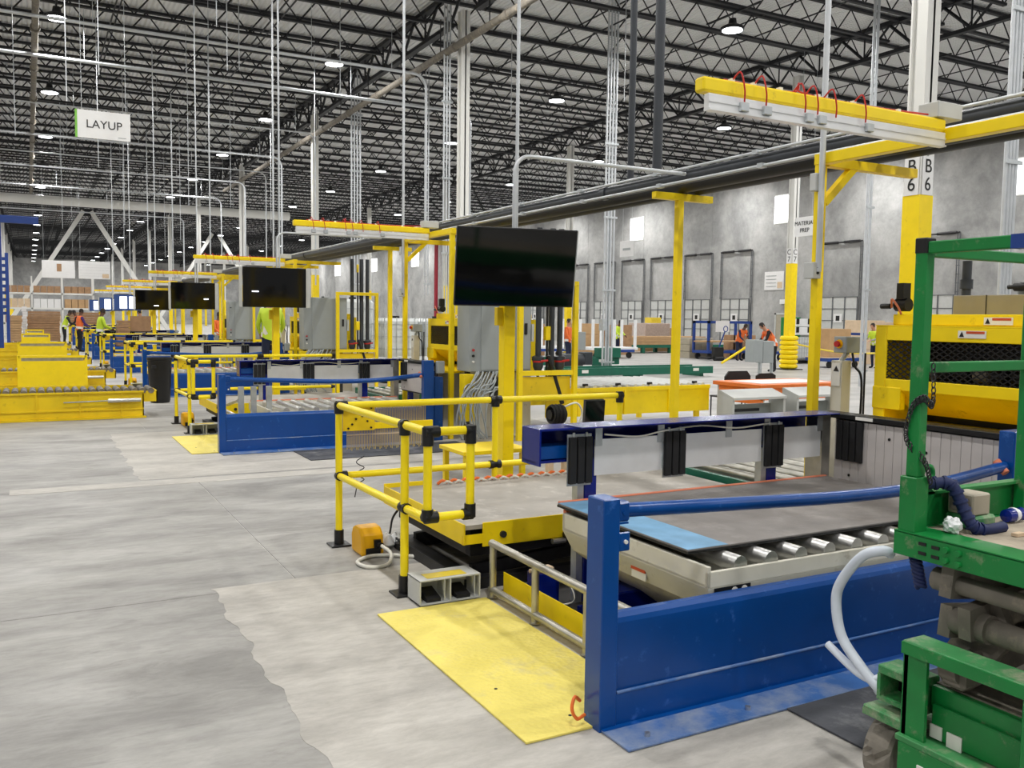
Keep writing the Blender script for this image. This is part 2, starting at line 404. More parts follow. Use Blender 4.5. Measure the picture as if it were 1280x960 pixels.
for i, yc in enumerate(DOORS):
    d = thing('door_%d' % (i+1), None, None, (WALLX-.1, yc, 0), kind='structure')
    for s_ in range(5): inst('section', secm, d, (WALLX-.1, yc, .02+s_*.612))
    for s_ in range(6): inst('rail', crossm, d, (WALLX-.135, yc, .0+s_*.612))
    for q in (-1.2, -.4, .4, 1.2): inst('stile', stilem, d, (WALLX-.14, yc+q, .02))
    for q in (-1.36, 1.24): inst('track', railm, d, (WALLX-.1, yc+q, 0))
    inst('spring_shaft', springm, d, (WALLX-.12, yc, 5.92))
    part('number_plate', MB().box(WALLX-.17, WALLX-.161, yc-.28, yc+.28, 1.75, 2.2), 'white_board', d)
    part('number_mark', MB().box(WALLX-.18, WALLX-.171, yc-.12, yc+.12, 1.84, 2.1), 'ink', d)
# steel man door
d = thing('door_14', None, None, (WALLX-.05, 37.1, 0), kind='structure')
part('leaf', MB().box(WALLX-.06, WALLX-.01, 36.6, 37.6, 0, 2.15, .01), 'beige', d)
part('frame', MB().box(WALLX-.08, WALLX-.005, 36.5, 36.6, 0, 2.25).box(WALLX-.08, WALLX-.005, 37.6, 37.7, 0, 2.25).box(WALLX-.08, WALLX-.005, 36.5, 37.7, 2.15, 2.25), 'lightgrey', d)
part('exit_sign', MB().box(WALLX-.14, WALLX-.02, 36.9, 37.3, 2.75, 3.0, .01), 'white_board', d)
wf = solo('wall_far', MB().box(-40, WALLX, ENDY, ENDY+.3, 0, DECKZ), 'wall_concrete', None, None, kind='structure')
wl = solo('wall_left', MB().box(-34.3, -34, 40, ENDY, 0, DECKZ), 'wall_concrete', None, None, kind='structure')
# ---- building columns
ORDW = ['nearest', 'second', 'third', 'fourth', 'fifth', 'sixth', 'seventh', 'eighth', 'ninth', 'tenth', 'eleventh']
def column(X, Y, label, sign=None, sleeve=3.54, guard=False, w=.135):
    c = thing('column', label, 'column', (X, Y, 0), kind='structure')
    b = MB().box(X-w, X+w, Y-w, Y-w+.03, 0, JZ).box(X-w, X+w, Y+w-.03, Y+w, 0, JZ).box(X-.02, X+.02, Y-w, Y+w, 0, JZ)
    b.box(X-w*.62, X-w*.5, Y-w+.03, Y+w-.03, 0, JZ); b.box(X+w*.5, X+w*.62, Y-w+.03, Y+w-.03, 0, JZ)
    part('shaft', b, 'white_paint', c)
    part('base_plate', MB().box(X-.36, X+.36, Y-.36, Y+.36, 0, .03), 'dark_steel', c)
    part('yellow_band', MB().box(X-w-.006, X+w+.006, Y-w-.006, Y+w+.006, .03, sleeve), 'yellow', c, 'yellow painted lower part')
    if guard:
        g = MB()
        for i in range(7): g.lathe([(.28, .05+i*.17), (.33, .09+i*.17), (.33, .16+i*.17), (.28, .21+i*.17)], (X, Y, 0), 14)
        part('guard_sleeve', g, 'yellow', c, 'ribbed yellow plastic bumper')
    if sign:
        for fx, rot in (('y', (math.pi/2, 0, 0)), ('x', (math.pi/2, 0, -math.pi/2))):
            q = MB()
            if fx == 'y': q.box(X-w+.02, X+w-.02, Y-w-.014, Y-w-.008, sleeve, sleeve+.54)
            else: q.box(X-w-.014, X-w-.008, Y-w+.02, Y+w-.02, sleeve, sleeve+.54)
            sp = part('number_plate', q, 'white_board', c)
            for ch, dz in ((sign[0], .395), (sign[1], .145)):
                tm = text_mesh(ch, .27, 'ink')
                inst('letter', tm, sp, (X, Y-w-.018, sleeve+dz) if fx == 'y' else (X-w-.018, Y, sleeve+dz), rot)
    return c
for n in range(-0, 10):
    Y = 8.58+15.24*n
    column(11.2, Y, 'white steel column with yellow foot, %s in the row beyond the overhead pipes' % ORDW[n], ('B', '6789'[n]) if n < 2 else None)
    if n: column(24.4, Y, 'white steel column with yellow foot, %s in the row nearer the dock doors' % ORDW[n-1], ('C', '7') if n == 1 else None, 3.85, n == 1, .135)
    if n > 3: column(-2.0, Y, 'white steel column at the far left, %s of its row' % ORDW[n-4])
for (xa, Yb, nm) in ((4.6, 84.78, 'left'), (17.8, 100.02, 'right')):
    c = thing('brace', 'white diagonal chevron brace, the %s of two at the back' % nm, 'brace', (xa, Yb, 0), kind='structure')
    for sx in (-1, 1):
        part('diagonal', MB().bar((xa+sx*.3, Yb, JZ-.1), (xa+sx*6.5, Yb, .1), .34), 'white_paint', c)
    part('gusset', MB().box(xa-.6, xa+.6, Yb-.05, Yb+.05, JZ-.45, JZ), 'joist', c)
# ---- high-bay lamps, plus a row added to light the side wall
lensm = MB().lathe([(.02, -.005), (.29, -.005), (.29, .0)], (0, 0, 0), 14).mesh('lens', 'lens')
housm = MB().lathe([(.33, -.02), (.34, .05), (.24, .1), (.12, .16), (.1, .3)], (0, 0, 0), 14).mesh('housing', 'dark_steel')
rodm = MB().cyl((0, 0, .3), (0, 0, .42), .012, 6).mesh('rod', 'dark_steel')
LR = [(-8.0, 'unseen'), (.9, 'leftmost'), (9.05, 'second'), (17.85, 'third'), (26.5, 'rightmost'), (34.9, 'added wall')]  # last row is invented, added to brighten the side wall
LZ = JZ-.47
ORDN = ['first', 'second', 'third', 'fourth', 'fifth', 'sixth', 'seventh', 'eighth', 'ninth', 'tenth', 'eleventh', 'twelfth', 'thirteenth', 'fourteenth', 'fifteenth', 'sixteenth']
for li, (lx, nm) in enumerate(LR):
    for n in range(-3, 16):
        ly = 19.2+9.65*n+.045*lx
        if ly > 166: continue
        vis = n >= 0 and 0 < li < 5
        part('lamp_strut', MB().box(lx-.03, lx+.03, ly-1.1, ly+1.1, JZ-.045, JZ-.003), 'joist', ceiling)
        c = thing('high_bay_lamp', ('%s round ceiling lamp from the camera along the %s row of lamps' % (ORDN[n], nm)) if vis else 'round high-bay ceiling lamp outside the picture or added to light the wall', 'lamp', (lx, ly, LZ), 'high-bay ceiling lamps')
        inst('housing', housm, c, (lx, ly, LZ)); inst('lens', lensm, c, (lx, ly, LZ-.025)); inst('rod', rodm, c, (lx, ly, LZ))
        la = bpy.data.lights.get('high_bay') or bpy.data.lights.new('high_bay', 'AREA')
        la.shape = 'DISK'; la.size = .5; la.energy = LAMP_POWER; la.color = (1, .985, .955)
        lo = bpy.data.objects.new('lamp_light', la); COL.objects.link(lo); lo.parent = c; lo.location = (0, 0, -.14)
mat('tie_tan', S(176, 158, 104), .7, var=.15)
# ================================================================== WORKSTATIONS
STN = []      # (root, label template, group, stations it repeats at)
KM = 7
def sth(name, label, cat, loc, rep=range(1, KM), group=None):
    o = thing(name, label.format('nearest'), cat, loc, group or cat+'s at the workstations'); STN.append((o, label, rep)); return o
# ---- blue pit guard
g = sth('blue_guard', 'blue steel guard panel with top rail at the {} workstation', 'guard', (2.05, 2.98, 0))
part('post', MB().box(2.05, 2.135, 2.98, 3.10, 0, .985, .004), 'blue', g)
part('panel', MB().prism([(3.0, .02), (3.02, .02), (3.02, .44), (3.035, .468), (3.06, .47), (3.06, .485), (3.03, .485), (3.008, .47), (3.0, .45)], 'x', 2.14, 4.80), 'blue', g)
part('base_angle', MB().prism([(2.96, .0155), (3.0, .0155), (3.0, .15), (2.985, .15), (2.985, .018), (2.96, .016)], 'x', 2.06, 4.78), 'blue', g, 'lower angle of the panel')
part('base_flange', MB().box(2.06, 4.78, 2.785, 2.984, .004, .015, .002), 'blue_worn', g, 'scuffed pale blue flange bolted to the floor')
part('weld_bead', MB().cyl((2.14, 2.99, .155), (4.78, 2.99, .155), .008, 6), 'blue_worn', g)
part('rail', MB().tube(smooth_path([(2.15, 3.03, .925), (2.8, 3.03, .895), (3.6, 3.03, .865), (4.2, 3.03, .875), (4.78, 3.03, .93)], 6), .031, 10), 'blue', g)
cl = part('rail_bracket', MB().box(2.13, 2.2, 3.0, 3.06, .88, .965, .008).cyl((2.17, 2.995, .92), (2.17, 3.065, .92), .012, 8), 'blue', g)
part('lug', MB().box(2.13, 2.19, 2.985, 2.997, .76, .84, .004).box(2.13, 2.18, 2.985, 2.997, .875, .882), 'blue', g)
part('lug_bolt', MB().cyl((2.165, 2.975, .80), (2.165, 3.0, .80), .009, 8), 'label_white', g)
part('end_post', MB().box(4.79, 4.94, 2.98, 3.075, 0, 1.13, .005), 'blue', g)
part('end_plate', MB().box(4.97, 5.10, 3.02, 3.10, 0, .9, .004).box(4.94, 4.97, 3.03, 3.06, 0, .98), 'blue', g)
part('rail_knob', MB().cyl((4.755, 3.0, .9), (4.755, 3.06, .96), .022, 8), 'pink_rope', g, 'pinkish red latch knob')
part('switch_box', MB().box(4.98, 5.09, 2.95, 3.02, .95, 1.12, .006), 'cabinet_grey', g)
for bx_ in (2.2, 2.75): part('anchor_bolt', MB().cyl((bx_, 2.85, .012), (bx_, 2.85, .03), .012, 8), 'steel', g)
# ---- yellow tread plate
t = sth('tread_plate', 'pale yellow tread plate on the floor at the {} workstation', 'floor plate', (2.05, 3.9, .004), range(1, 4))
part('plate', MB().box(1.73, 2.43, 3.03, 4.785, .004, .012), 'yellow_pale', t)
for q in ((2.02, 3.16), (1.86, 3.55)): part('screw', MB().cyl((*q, .011), (*q, .014), .008, 8), 'black', t)
# ---- low aluminium tube rail along the pit
t = sth('kerb_rail', 'low bare metal tube rail beside the pit at the {} workstation', 'rail', (2.47, 3.9, 0), range(1, 3))
part('top_tube', MB().tube([(2.47, 4.79, .345), (2.47, 3.12, .345)], .024, 10), 'steel_dull', t)
part('bottom_tube', MB().tube([(2.47, 4.79, .06), (2.47, 3.12, .06)], .024, 10), 'steel_dull', t)
for yy in (4.77, 4.25, 3.72, 3.2): part('post', MB().cyl((2.47, yy, .012), (2.47, yy, .345), .022, 10).cyl((2.47, yy, .012), (2.47, yy, .016), .034, 10), 'steel_dull', t)
part('toe_strip', MB().box(2.56, 2.566, 3.1, 4.8, .004, .15), 'yellow', t, 'yellow toe strip at the pit edge')
# ---- yellow tube guard rail
g = sth('guard_rail', 'yellow tube guard rail with black fittings at the {} workstation', 'guard rail', (2.02, 6.43, 0))
R_ = .026
for (px, py) in ((2.02, 6.43), (2.02, 5.10), (3.335, 6.43), (4.57, 6.43)):
    part('post', MB().cyl((px, py, .05), (px, py, 1.06), R_, 10), 'yellow_tube', g)
    f_ = part('foot', MB().cyl((px, py, .012), (px, py, .12), .036, 10), 'black', g)
    part('base_plate', MB().box(px-.075, px+.075, py-.075, py+.075, 0, .014, .003), 'black', f_)
part('top_rail', MB().cyl((2.02, 6.43, 1.06), (4.57, 6.43, 1.06), R_, 10), 'yellow_tube', g)
part('middle_rail', MB().cyl((2.02, 6.43, .53), (4.57, 6.43, .53), R_, 10), 'yellow_tube', g)
part('top_rail', MB().cyl((2.02, 6.43, 1.06), (2.02, 4.74, 1.06), R_, 10), 'yellow_tube', g)
part('middle_rail', MB().cyl((2.02, 6.43, .53), (2.02, 5.1, .545), R_, 10).cyl((2.02, 5.1, .545), (2.02, 4.74, .55), R_, 10), 'yellow_tube', g)
part('loop', MB().cyl((2.02, 4.74, 1.06), (2.02, 4.74, .56), R_, 10), 'yellow_tube', g)
part('loop', MB().cyl((2.295, 4.74, 1.06), (2.295, 4.74, .56), R_, 10), 'yellow_tube', g)
part('loop', MB().cyl((2.02, 4.74, 1.06), (2.295, 4.74, 1.06), R_, 10), 'yellow_tube', g)
part('loop', MB().cyl((2.02, 4.74, .555), (2.295, 4.74, .555), R_, 10), 'yellow_tube', g)
fr = .035
def fit(p, *dirs):
    b = MB()
    for d_ in dirs: b.cyl(Vector(p)-Vector(d_)*.02, Vector(p)+Vector(d_)*.062, fr, 10)
    part('fitting', b, 'black', g)
fit((2.02, 6.43, 1.06), (1, 0, 0), (0, 0, -1)); fit((2.02, 6.43, .53), (1, 0, 0), (0, -.5, 0))
fit((2.02, 5.1, 1.06), (0, 0, -1), (0, .6, 0)); fit((2.02, 5.1, .545), (0, .7, 0), (0, -.7, 0))
fit((3.335, 6.43, 1.06), (.8, 0, 0), (-.8, 0, 0), (0, 0, -.9)); fit((3.335, 6.43, .53), (.8, 0, 0), (-.8, 0, 0))
fit((4.57, 6.43, 1.06), (.4, 0, 0), (0, 0, -1), (-.5, 0, 0)); fit((4.57, 6.43, .53), (-.8, 0, 0))
fit((2.02, 4.74, 1.06), (1.1, 0, 0), (0, 0, -1.3)); fit((2.295, 4.74, 1.06), (-.6, 0, 0), (0, 0, -1.3)); fit((2.02, 4.74, .555), (1, 0, 0), (0, 0, .8), (0, .5, 0)); fit((2.295, 4.74, .555), (-.8, 0, 0), (0, 0, 1))
b = MB().box(2.06, 2.31, 6.455, 6.462, .86, 1.05)
pl = part('mounting_plate', b, 'yellow_worn', g, 'yellow drilled mounting plate')
hm = MB().cyl((0, -.012, 0), (0, 0, 0), .008, 8).mesh('bolt_hole', 'black')
for hx, hz in ((2.1, 1.03), (2.28, 1.03), (2.1, .88), (2.28, .88), (2.16, .95), (2.21, .97), (2.25, .93), (2.13, .91)): inst('bolt_hole', hm, pl, (hx, 6.457, hz))
# comb of tan ties hanging on a bar behind the rail (nearest only)
c = thing('tie_comb', 'tan cable-tie comb hanging on a yellow bar behind the nearest guard rail', 'comb', (2.45, 6.5, .72))
part('bar', MB().box(2.31, 2.80, 6.47, 6.485, .865, .915, .003), 'yellow', c)
b = MB()
for i in range(52):
    x = 2.10+i*.0125; b.box(x, x+.0065, 6.488, 6.492, .715+.012*math.sin(i*1.7), 1.045)
part('ties', b, 'tie_tan', c, 'row of thin tan ties', 'stuff'); part('string', MB().box(2.1, 2.75, 6.486, 6.494, .82, .826), 'kraft_pale', c)
b = MB().tube([Vector((2.2+.03*math.cos(a*1.1), 6.47+.02*math.sin(a*1.1), .66-.016*a)) for a in [i*.5 for i in range(30)]]+[Vector((2.14, 6.42, .36))], .004, 5)
solo('coiled_cable', b, 'dark_steel', 'thin coiled cable dangling behind the nearest guard rail', 'cable', loc=(2.2, 6.47, .36))
# ---- steel box guarding two foot pedals
t = sth('pedal_guard', 'open grey steel box over two foot pedals at the {} workstation', 'pedal guard', (2.2, 4.86, 0), range(1, 4))
b = MB().box(2.0, 2.40, 4.80, 5.0, .155, .163).box(2.0, 2.40, 4.80, 5.0, .012, .018).box(2.0, 2.40, 4.99, 5.0, .012, .16)
for xx in (2.0, 2.196, 2.392): b.box(xx, xx+.008, 4.80, 5.0, .012, .16)
part('housing', b, 'lightgrey', t)
b = MB()
for xx in (2.16, 2.36): b.prism([(4.80, .16), (4.86, .16), (4.80, .03)], 'x', xx, xx+.004)
part('gusset', b, 'lightgrey', t)
part('label_plate', MB().box(2.06, 2.32, 4.83, 4.93, .1632, .165), 'caution', t, 'yellow warning label')
for xx in (2.1, 2.296): part('pedal', MB().prism([(4.82, .02), (4.96, .02), (4.96, .075), (4.82, .04)], 'x', xx-.045, xx+.045), 'black_rubber', t)
# ---- yellow foot switch
t = sth('foot_switch', 'rounded yellow hooded foot switch on the floor at the {} workstation', 'foot switch', (2.12, 6.15, 0), range(1, 4))
b = MB(); prof = [(6.02, .0), (6.26, .0), (6.27, .13), (6.24, .185), (6.18, .205), (6.09, .20), (6.03, .15)]
b.prism(prof, 'x', 2.06, 2.23)
o = part('hood', b, 'amber', t); md = o.modifiers.new('bv', 'BEVEL'); md.width = .02; md.segments = 2
part('opening', MB().box(2.09, 2.2, 6.012, 6.03, .0, .06, .004), 'black', t); part('cable_gland', MB().cyl((2.18, 6.02, .08), (2.19, 5.97, .085), .022, 8).box(2.15, 2.2, 6.005, 6.03, .06, .12), 'black', t)
solo('flexible_conduit', MB().tube(smooth_path([(2.19, 5.98, .085), (2.22, 5.86, .05), (2.14, 5.72, .016), (2.0, 5.72, .016), (1.98, 5.88, .016), (2.14, 5.98, .016), (2.36, 5.86, .016), (2.5, 5.66, .016), (2.56, 5.4, .016), (2.6, 5.1, .016)], 8), .0135, 8), 'hose_white', 'white ribbed conduit looped on the floor by the yellow foot switch', 'cable', loc=(2.2, 5.8, 0))
solo('power_cable', MB().tube(smooth_path([(2.12, 5.02, .02), (2.16, 5.12, .02), (2.3, 5.3, .018), (2.46, 5.32, .018), (2.54, 5.12, .018), (2.6, 5.0, .018)], 8), .012, 8), 'black', 'black cable curving on the floor behind the pedal box', 'cable', loc=(2.3, 5.2, 0))
solo('power_cable', MB().tube(smooth_path([(2.26, 6.3, .016), (2.3, 6.42, .016), (2.42, 6.45, .02), (2.4, 6.3, .2), (2.44, 6.2, .32)], 8), .009, 6), 'black', 'black cable rising from the floor behind the yellow foot switch', 'cable', loc=(2.3, 6.3, 0))
t = thing('junction_block', 'grey outlet block with crumpled white bag beside the yellow foot switch', 'outlet', (2.42, 6.2, 0))
part('block', MB().box(2.36, 2.5, 6.08, 6.16, 0, .055, .006), 'dark_steel', t)
for q in range(3): part('socket', MB().cyl((2.385+q*.045, 6.075, .03), (2.385+q*.045, 6.085, .03), .013, 8), 'lightgrey', t)
b = MB()
rr = random.Random(5)
for i in range(9): b.lathe([(.01, 0), (.03+rr.random()*.02, .02), (.035, .05), (.008, .09)], (2.3+rr.random()*.12, 6.16+rr.random()*.08, rr.random()*.02), 6)
part('crumpled_bag', b, 'white_plastic', t)
# ---- front lift table with rollers
t = sth('lift_table', 'cream scissor lift table with steel rollers in the pit at the {} workstation', 'lift table', (3.8, 3.75, 0), range(1, 4))
X0, X1, Y0, Y1 = 2.70, 4.92, 3.08, 4.34
tp = [(X0, Y0), (X1, Y0), (X1, Y1), (X0, Y1)]
def frustum(top, zt, bot, zb): return MB().add([(*p, zb) for p in bot]+[(*p, zt) for p in top], [(3,2,1,0),(4,5,6,7),(0,1,5,4),(1,2,6,5),(2,3,7,6),(3,0,4,7)])
part('skirt', frustum(tp, .50, [(X0+.06, Y0+.02), (X1, Y0+.02), (X1, Y1-.02), (X0+.06, Y1-.02)], .38), 'cream', t)
part('lower_skirt', frustum([(X0+.06, Y0+.02), (X1-.05, Y0+.02), (X1-.05, Y1-.02), (X0+.06, Y1-.02)], .38, [(X0+.42, Y0+.1), (X1-.4, Y0+.1), (X1-.4, Y1-.12), (X0+.42, Y1-.12)], .12), 'cream', t)
b = MB().box(X0, X1, Y0, Y0+.02, .50, .575, .003).box(X0, X1, Y1-.02, Y1, .50, .60).box(X0, X0+.02, Y0, Y1, .50, .60, .003).box(X0, X1, Y0+.02, Y1-.02, .50, .515)
part('edge_strip', MB().box(X0+.02, X1, Y1+.001, Y1+.03, .585, .615, .003), 'pink_rope', t, 'salmon strip along the back edge')
part('frame', b, 'cream', t)
rm = MB().lathe([(.012, 0), (.042, 0), (.042, 1.2), (.012, 1.2)], (0, 0, 0), 12, 'y').mesh('roller', 'steel')
x = X0+.22
while x < X1-.06:
    inst('roller', rm, t, (x, Y0+.025, .58)); x += .197
part('rating_plate', MB().box(2.74, 2.96, Y0-.004, Y0-.0005, .448, .496), 'black', t)
for q in (2.86, 2.92): part('pictogram', MB().lathe([(.0, -.001), (.02, -.001), (.02, 0)], (q, Y0-.005, .472), 10, 'y'), 'label_white', t)
part('warning_label', MB().box(X0+.028, X0+.034, 3.58, 3.70, .395, .45), 'label_white', t)
part('warning_stripe', MB().box(X0+.022, X0+.033, 3.58, 3.70, .437, .452), 'label_red', t)
for s_ in (3.25, 4.15):
    part('scissor_arm', MB().bar((2.9, s_, .06), (4.6, s_, .2), .05, .1), 'dark_steel', t); part('scissor_arm', MB().bar((2.9, s_+.06, .2), (4.6, s_+.06, .06), .05, .1), 'dark_steel', t)
part('base_frame', MB().box(2.72, 4.8, 3.2, 3.28, .004, .09).box(2.72, 4.8, 4.12, 4.2, .004, .09).box(2.72, 2.8, 3.2, 4.2, .004, .09), 'blue_deep', t)
part('pump_unit', MB().box(2.86, 3.3, 4.0, 4.32, .09, .2, .01), 'blue_deep', t)
# board lying on the nearest table
bd = thing('composite_panel', 'dark composite panel with pale blue end lying on the nearest lift table', 'panel', (3.8, 3.8, .625))
part('face', MB().box(2.70, 4.92, 3.225, 4.40, .624, .646, .002), 'board_dark', bd)
part('core', MB().box(2.697, 4.92, 3.222, 4.40, .626, .638), 'black', bd, 'dark core along the panel edge')
part('masked_end', MB().box(2.702, 2.95, 3.227, 4.398, .6461, .6475), 'board_blue', bd, 'blue masked end of the panel')
part('edge_strip', MB().box(2.72, 4.92, 4.401, 4.43, .625, .652, .003), 'pink_rope', bd, 'salmon edge strip')
# ---- rear lift table with yellow lips
t = sth('rear_lift_table', 'low lift table with yellow lip plates behind the fence at the {} workstation', 'lift table', (3.6, 5.7, 0), range(1, 4))
part('left_lip', MB().box(2.36, 2.372, 4.96, 6.38, .30, .432, .002), 'yellow', t)
part('front_lip', MB().box(2.50, 4.9, 4.97, 4.982, .275, .43, .002).box(2.36, 2.5, 4.97, 4.982, .30, .36), 'yellow', t)
part('back_lip', MB().box(2.36, 2.75, 6.38, 6.392, .30, .45, .002), 'yellow', t)
for xx in (2.64, 3.14, 4.4): part('bolt', MB().cyl((xx, 4.95, .345), (xx, 4.972, .345), .022, 10), 'dark_steel', t)
part('deck', MB().box(2.38, 4.9, 4.985, 6.37, .39, .418), 'rear_board', t, 'dusty grey board deck')
part('under_frame', MB().box(2.45, 4.85, 5.05, 5.12, .20, .385).box(2.45, 4.85, 6.2, 6.3, .20, .385).box(2.45, 2.55, 5.05, 6.3, .20, .385), 'dark_steel', t)
for s_ in (5.14, 6.1):
    part('scissor_arm', MB().bar((2.5, s_, .08), (4.7, s_, .24), .05, .08), 'dark_steel', t); part('scissor_arm', MB().bar((2.5, s_+.06, .24), (4.7, s_+.06, .08), .05, .08), 'dark_steel', t)
part('base_channel', MB().box(2.42, 4.8, 4.98, 5.06, .0, .075).box(2.42, 4.8, 6.15, 6.23, .0, .075).box(2.38, 2.5, 4.98, 6.23, .0, .075), 'dark_steel', t)
part('roller_tube', MB().cyl((3.0, 4.95, .26), (3.7, 4.95, .26), .018, 10), 'steel', t); part('clamp', MB().box(3.1, 3.14, 4.93, 4.97, .22, .3).cyl((3.09, 4.95, .295), (3.16, 4.95, .295), .022, 8), 'black', t)
# twisted orange and white safety rope along the back of the table
b = MB(); b2 = MB()
for i in range(22):
    x = 2.78+i*.1; b.tube(smooth_path([(x, 6.33, .425), (x+.04, 6.325, .45), (x+.085, 6.33, .43)], 3), [.012]*7, 6)
    b2.tube(smooth_path([(x+.05, 6.325, .425), (x+.075, 6.32, .44), (x+.12, 6.325, .424)], 3), .012, 6)
c = thing('barrier_rope', 'twisted orange and white rope along the back of the nearest rear table', 'rope', (3.8, 6.33, .42))
part('orange_strand', b, 'orange', c); part('white_strand', b2, 'rope_white', c)
# green roller bed behind the fence
t = sth('roller_bed', 'green roller bed behind the alignment fence at the {} workstation', 'conveyor', (5.6, 5.7, 0), range(1, 3))
part('side_rail', MB().box(4.95, 6.6, 6.36, 6.42, .40, .50), 'green_conv', t); part('side_rail', MB().box(4.95, 6.6, 4.98, 5.04, .38, .48), 'green_conv', t); part('end_rail', MB().box(4.95, 5.0, 5.04, 6.36, .36, .46), 'green_conv', t)
for (lx, ly) in ((5.0, 6.39), (6.5, 6.39), (5.0, 5.01), (6.5, 5.01)): part('leg', MB().box(lx-.03, lx+.03, ly-.03, ly+.03, 0, .4), 'green_conv', t)
rg = MB().cyl((0, 0, 0), (0, 1.30, 0), .036, 10).mesh('roller', 'steel_dull')
for i in range(8): inst('roller', rg, t, (5.1+i*.2, 5.05, .47))
# ---- alignment fence: back run along X and side run along Y
t = sth('alignment_fence', 'L-shaped alignment fence with black bumper pads at the {} workstation', 'fence', (3.8, 4.55, 0))
part('blue_beam', MB().box(2.60, 4.95, 4.45, 4.66, 1.066, 1.08, .002).box(2.60, 4.95, 4.645, 4.66, .87, 1.07).box(2.60, 4.95, 4.49, 4.66, .87, .885).box(2.60, 2.612, 4.45, 4.66, .86, 1.07), 'blue_deep', t)
part('blue_drawer', MB().box(2.62, 2.9, 4.50, 4.64, .89, .97, .004), 'blue', t)
part('top_sheet', MB().box(2.84, 4.98, 4.36, 4.58, 1.084, 1.09, .001), 'blue_deep', t, 'glossy blue top sheet')
for (a, bb) in ((2.99, 3.50), (3.52, 4.34), (4.40, 4.90)):
    part('plate', MB().box(a, bb, 4.455, 4.461, .78, 1.0), 'aluminium', t, 'brushed metal plate')
for xx in (2.99, 3.46, 4.02, 4.36, 4.86): part('hanger', MB().box(xx, xx+.05, 4.448, 4.455, .96, 1.068), 'galv', t)
bm_ = MB().box(-.0235, .0235, -.012, .012, 0, .28, .003).mesh('bumper_pad', 'black_rubber')
for xx in (2.79, 3.50, 4.35):
    h_ = part('bumper_back', MB().box(xx, xx+.17, 4.446, 4.452, .73, 1.04).cyl((xx+.04, 4.44, 1.0), (xx+.04, 4.44, 1.05), .008, 8).cyl((xx+.13, 4.44, 1.0), (xx+.13, 4.44, 1.05), .008, 8), 'galv', t)
    for q in range(3): inst('bumper_pad', bm_, h_, (xx+.028+q*.057, 4.432, .745))
for xx in (2.93, 4.41): part('leg', MB().box(xx, xx+.085, 4.465, 4.55, 0, .88, .003), 'blue_deep', t); part('leg_channel', MB().box(xx-.05, xx-.005, 4.47, 4.53, 0, .86), 'galv', t)
part('corner_post', MB().box(4.91, 4.99, 4.45, 4.6, .0, 1.07), 'steel_dull', t)
pk = MB().box(-.008, .008, -.0335, .0335, 0, .42, .002).mesh('plank', 'hdpe')
for i in range(18): inst('plank', pk, t, (5.03, 4.40-i*.0695, .62))
part('side_backing', MB().box(5.042, 5.06, 3.12, 4.45, .60, 1.05), 'dark_steel', t)
part('side_cap', MB().box(5.0, 5.14, 3.12, 4.58, 1.05, 1.085, .004), 'black', t); part('cap_label', MB().box(4.994, 4.999, 4.1, 4.24, 1.056, 1.078), 'label_white', t)
for q in range(4): inst('bumper_pad', bm_, t, (5.008, 4.38-q*.057, .76), (0, 0, math.pi/2))
for yy in (3.3, 4.2): part('side_leg', MB().box(5.06, 5.13, yy, yy+.07, 0, 1.05), 'blue_deep', t)
for (yy, zz) in ((3.7, .9), (3.62, .68), (3.98, .95), (4.3, .66), (3.35, .7)): part('hole', MB().cyl((5.018, yy, zz), (5.024, yy, zz), .010, 8), 'black', t)
part('cable', MB().tube(smooth_path([(3.05, 4.44, 1.03), (3.3, 4.44, 1.005), (3.5, 4.44, 1.03), (3.8, 4.44, 1.05), (4.1, 4.44, 1.02), (4.4, 4.44, 1.04)], 5), .006, 6), 'hose_white', t)
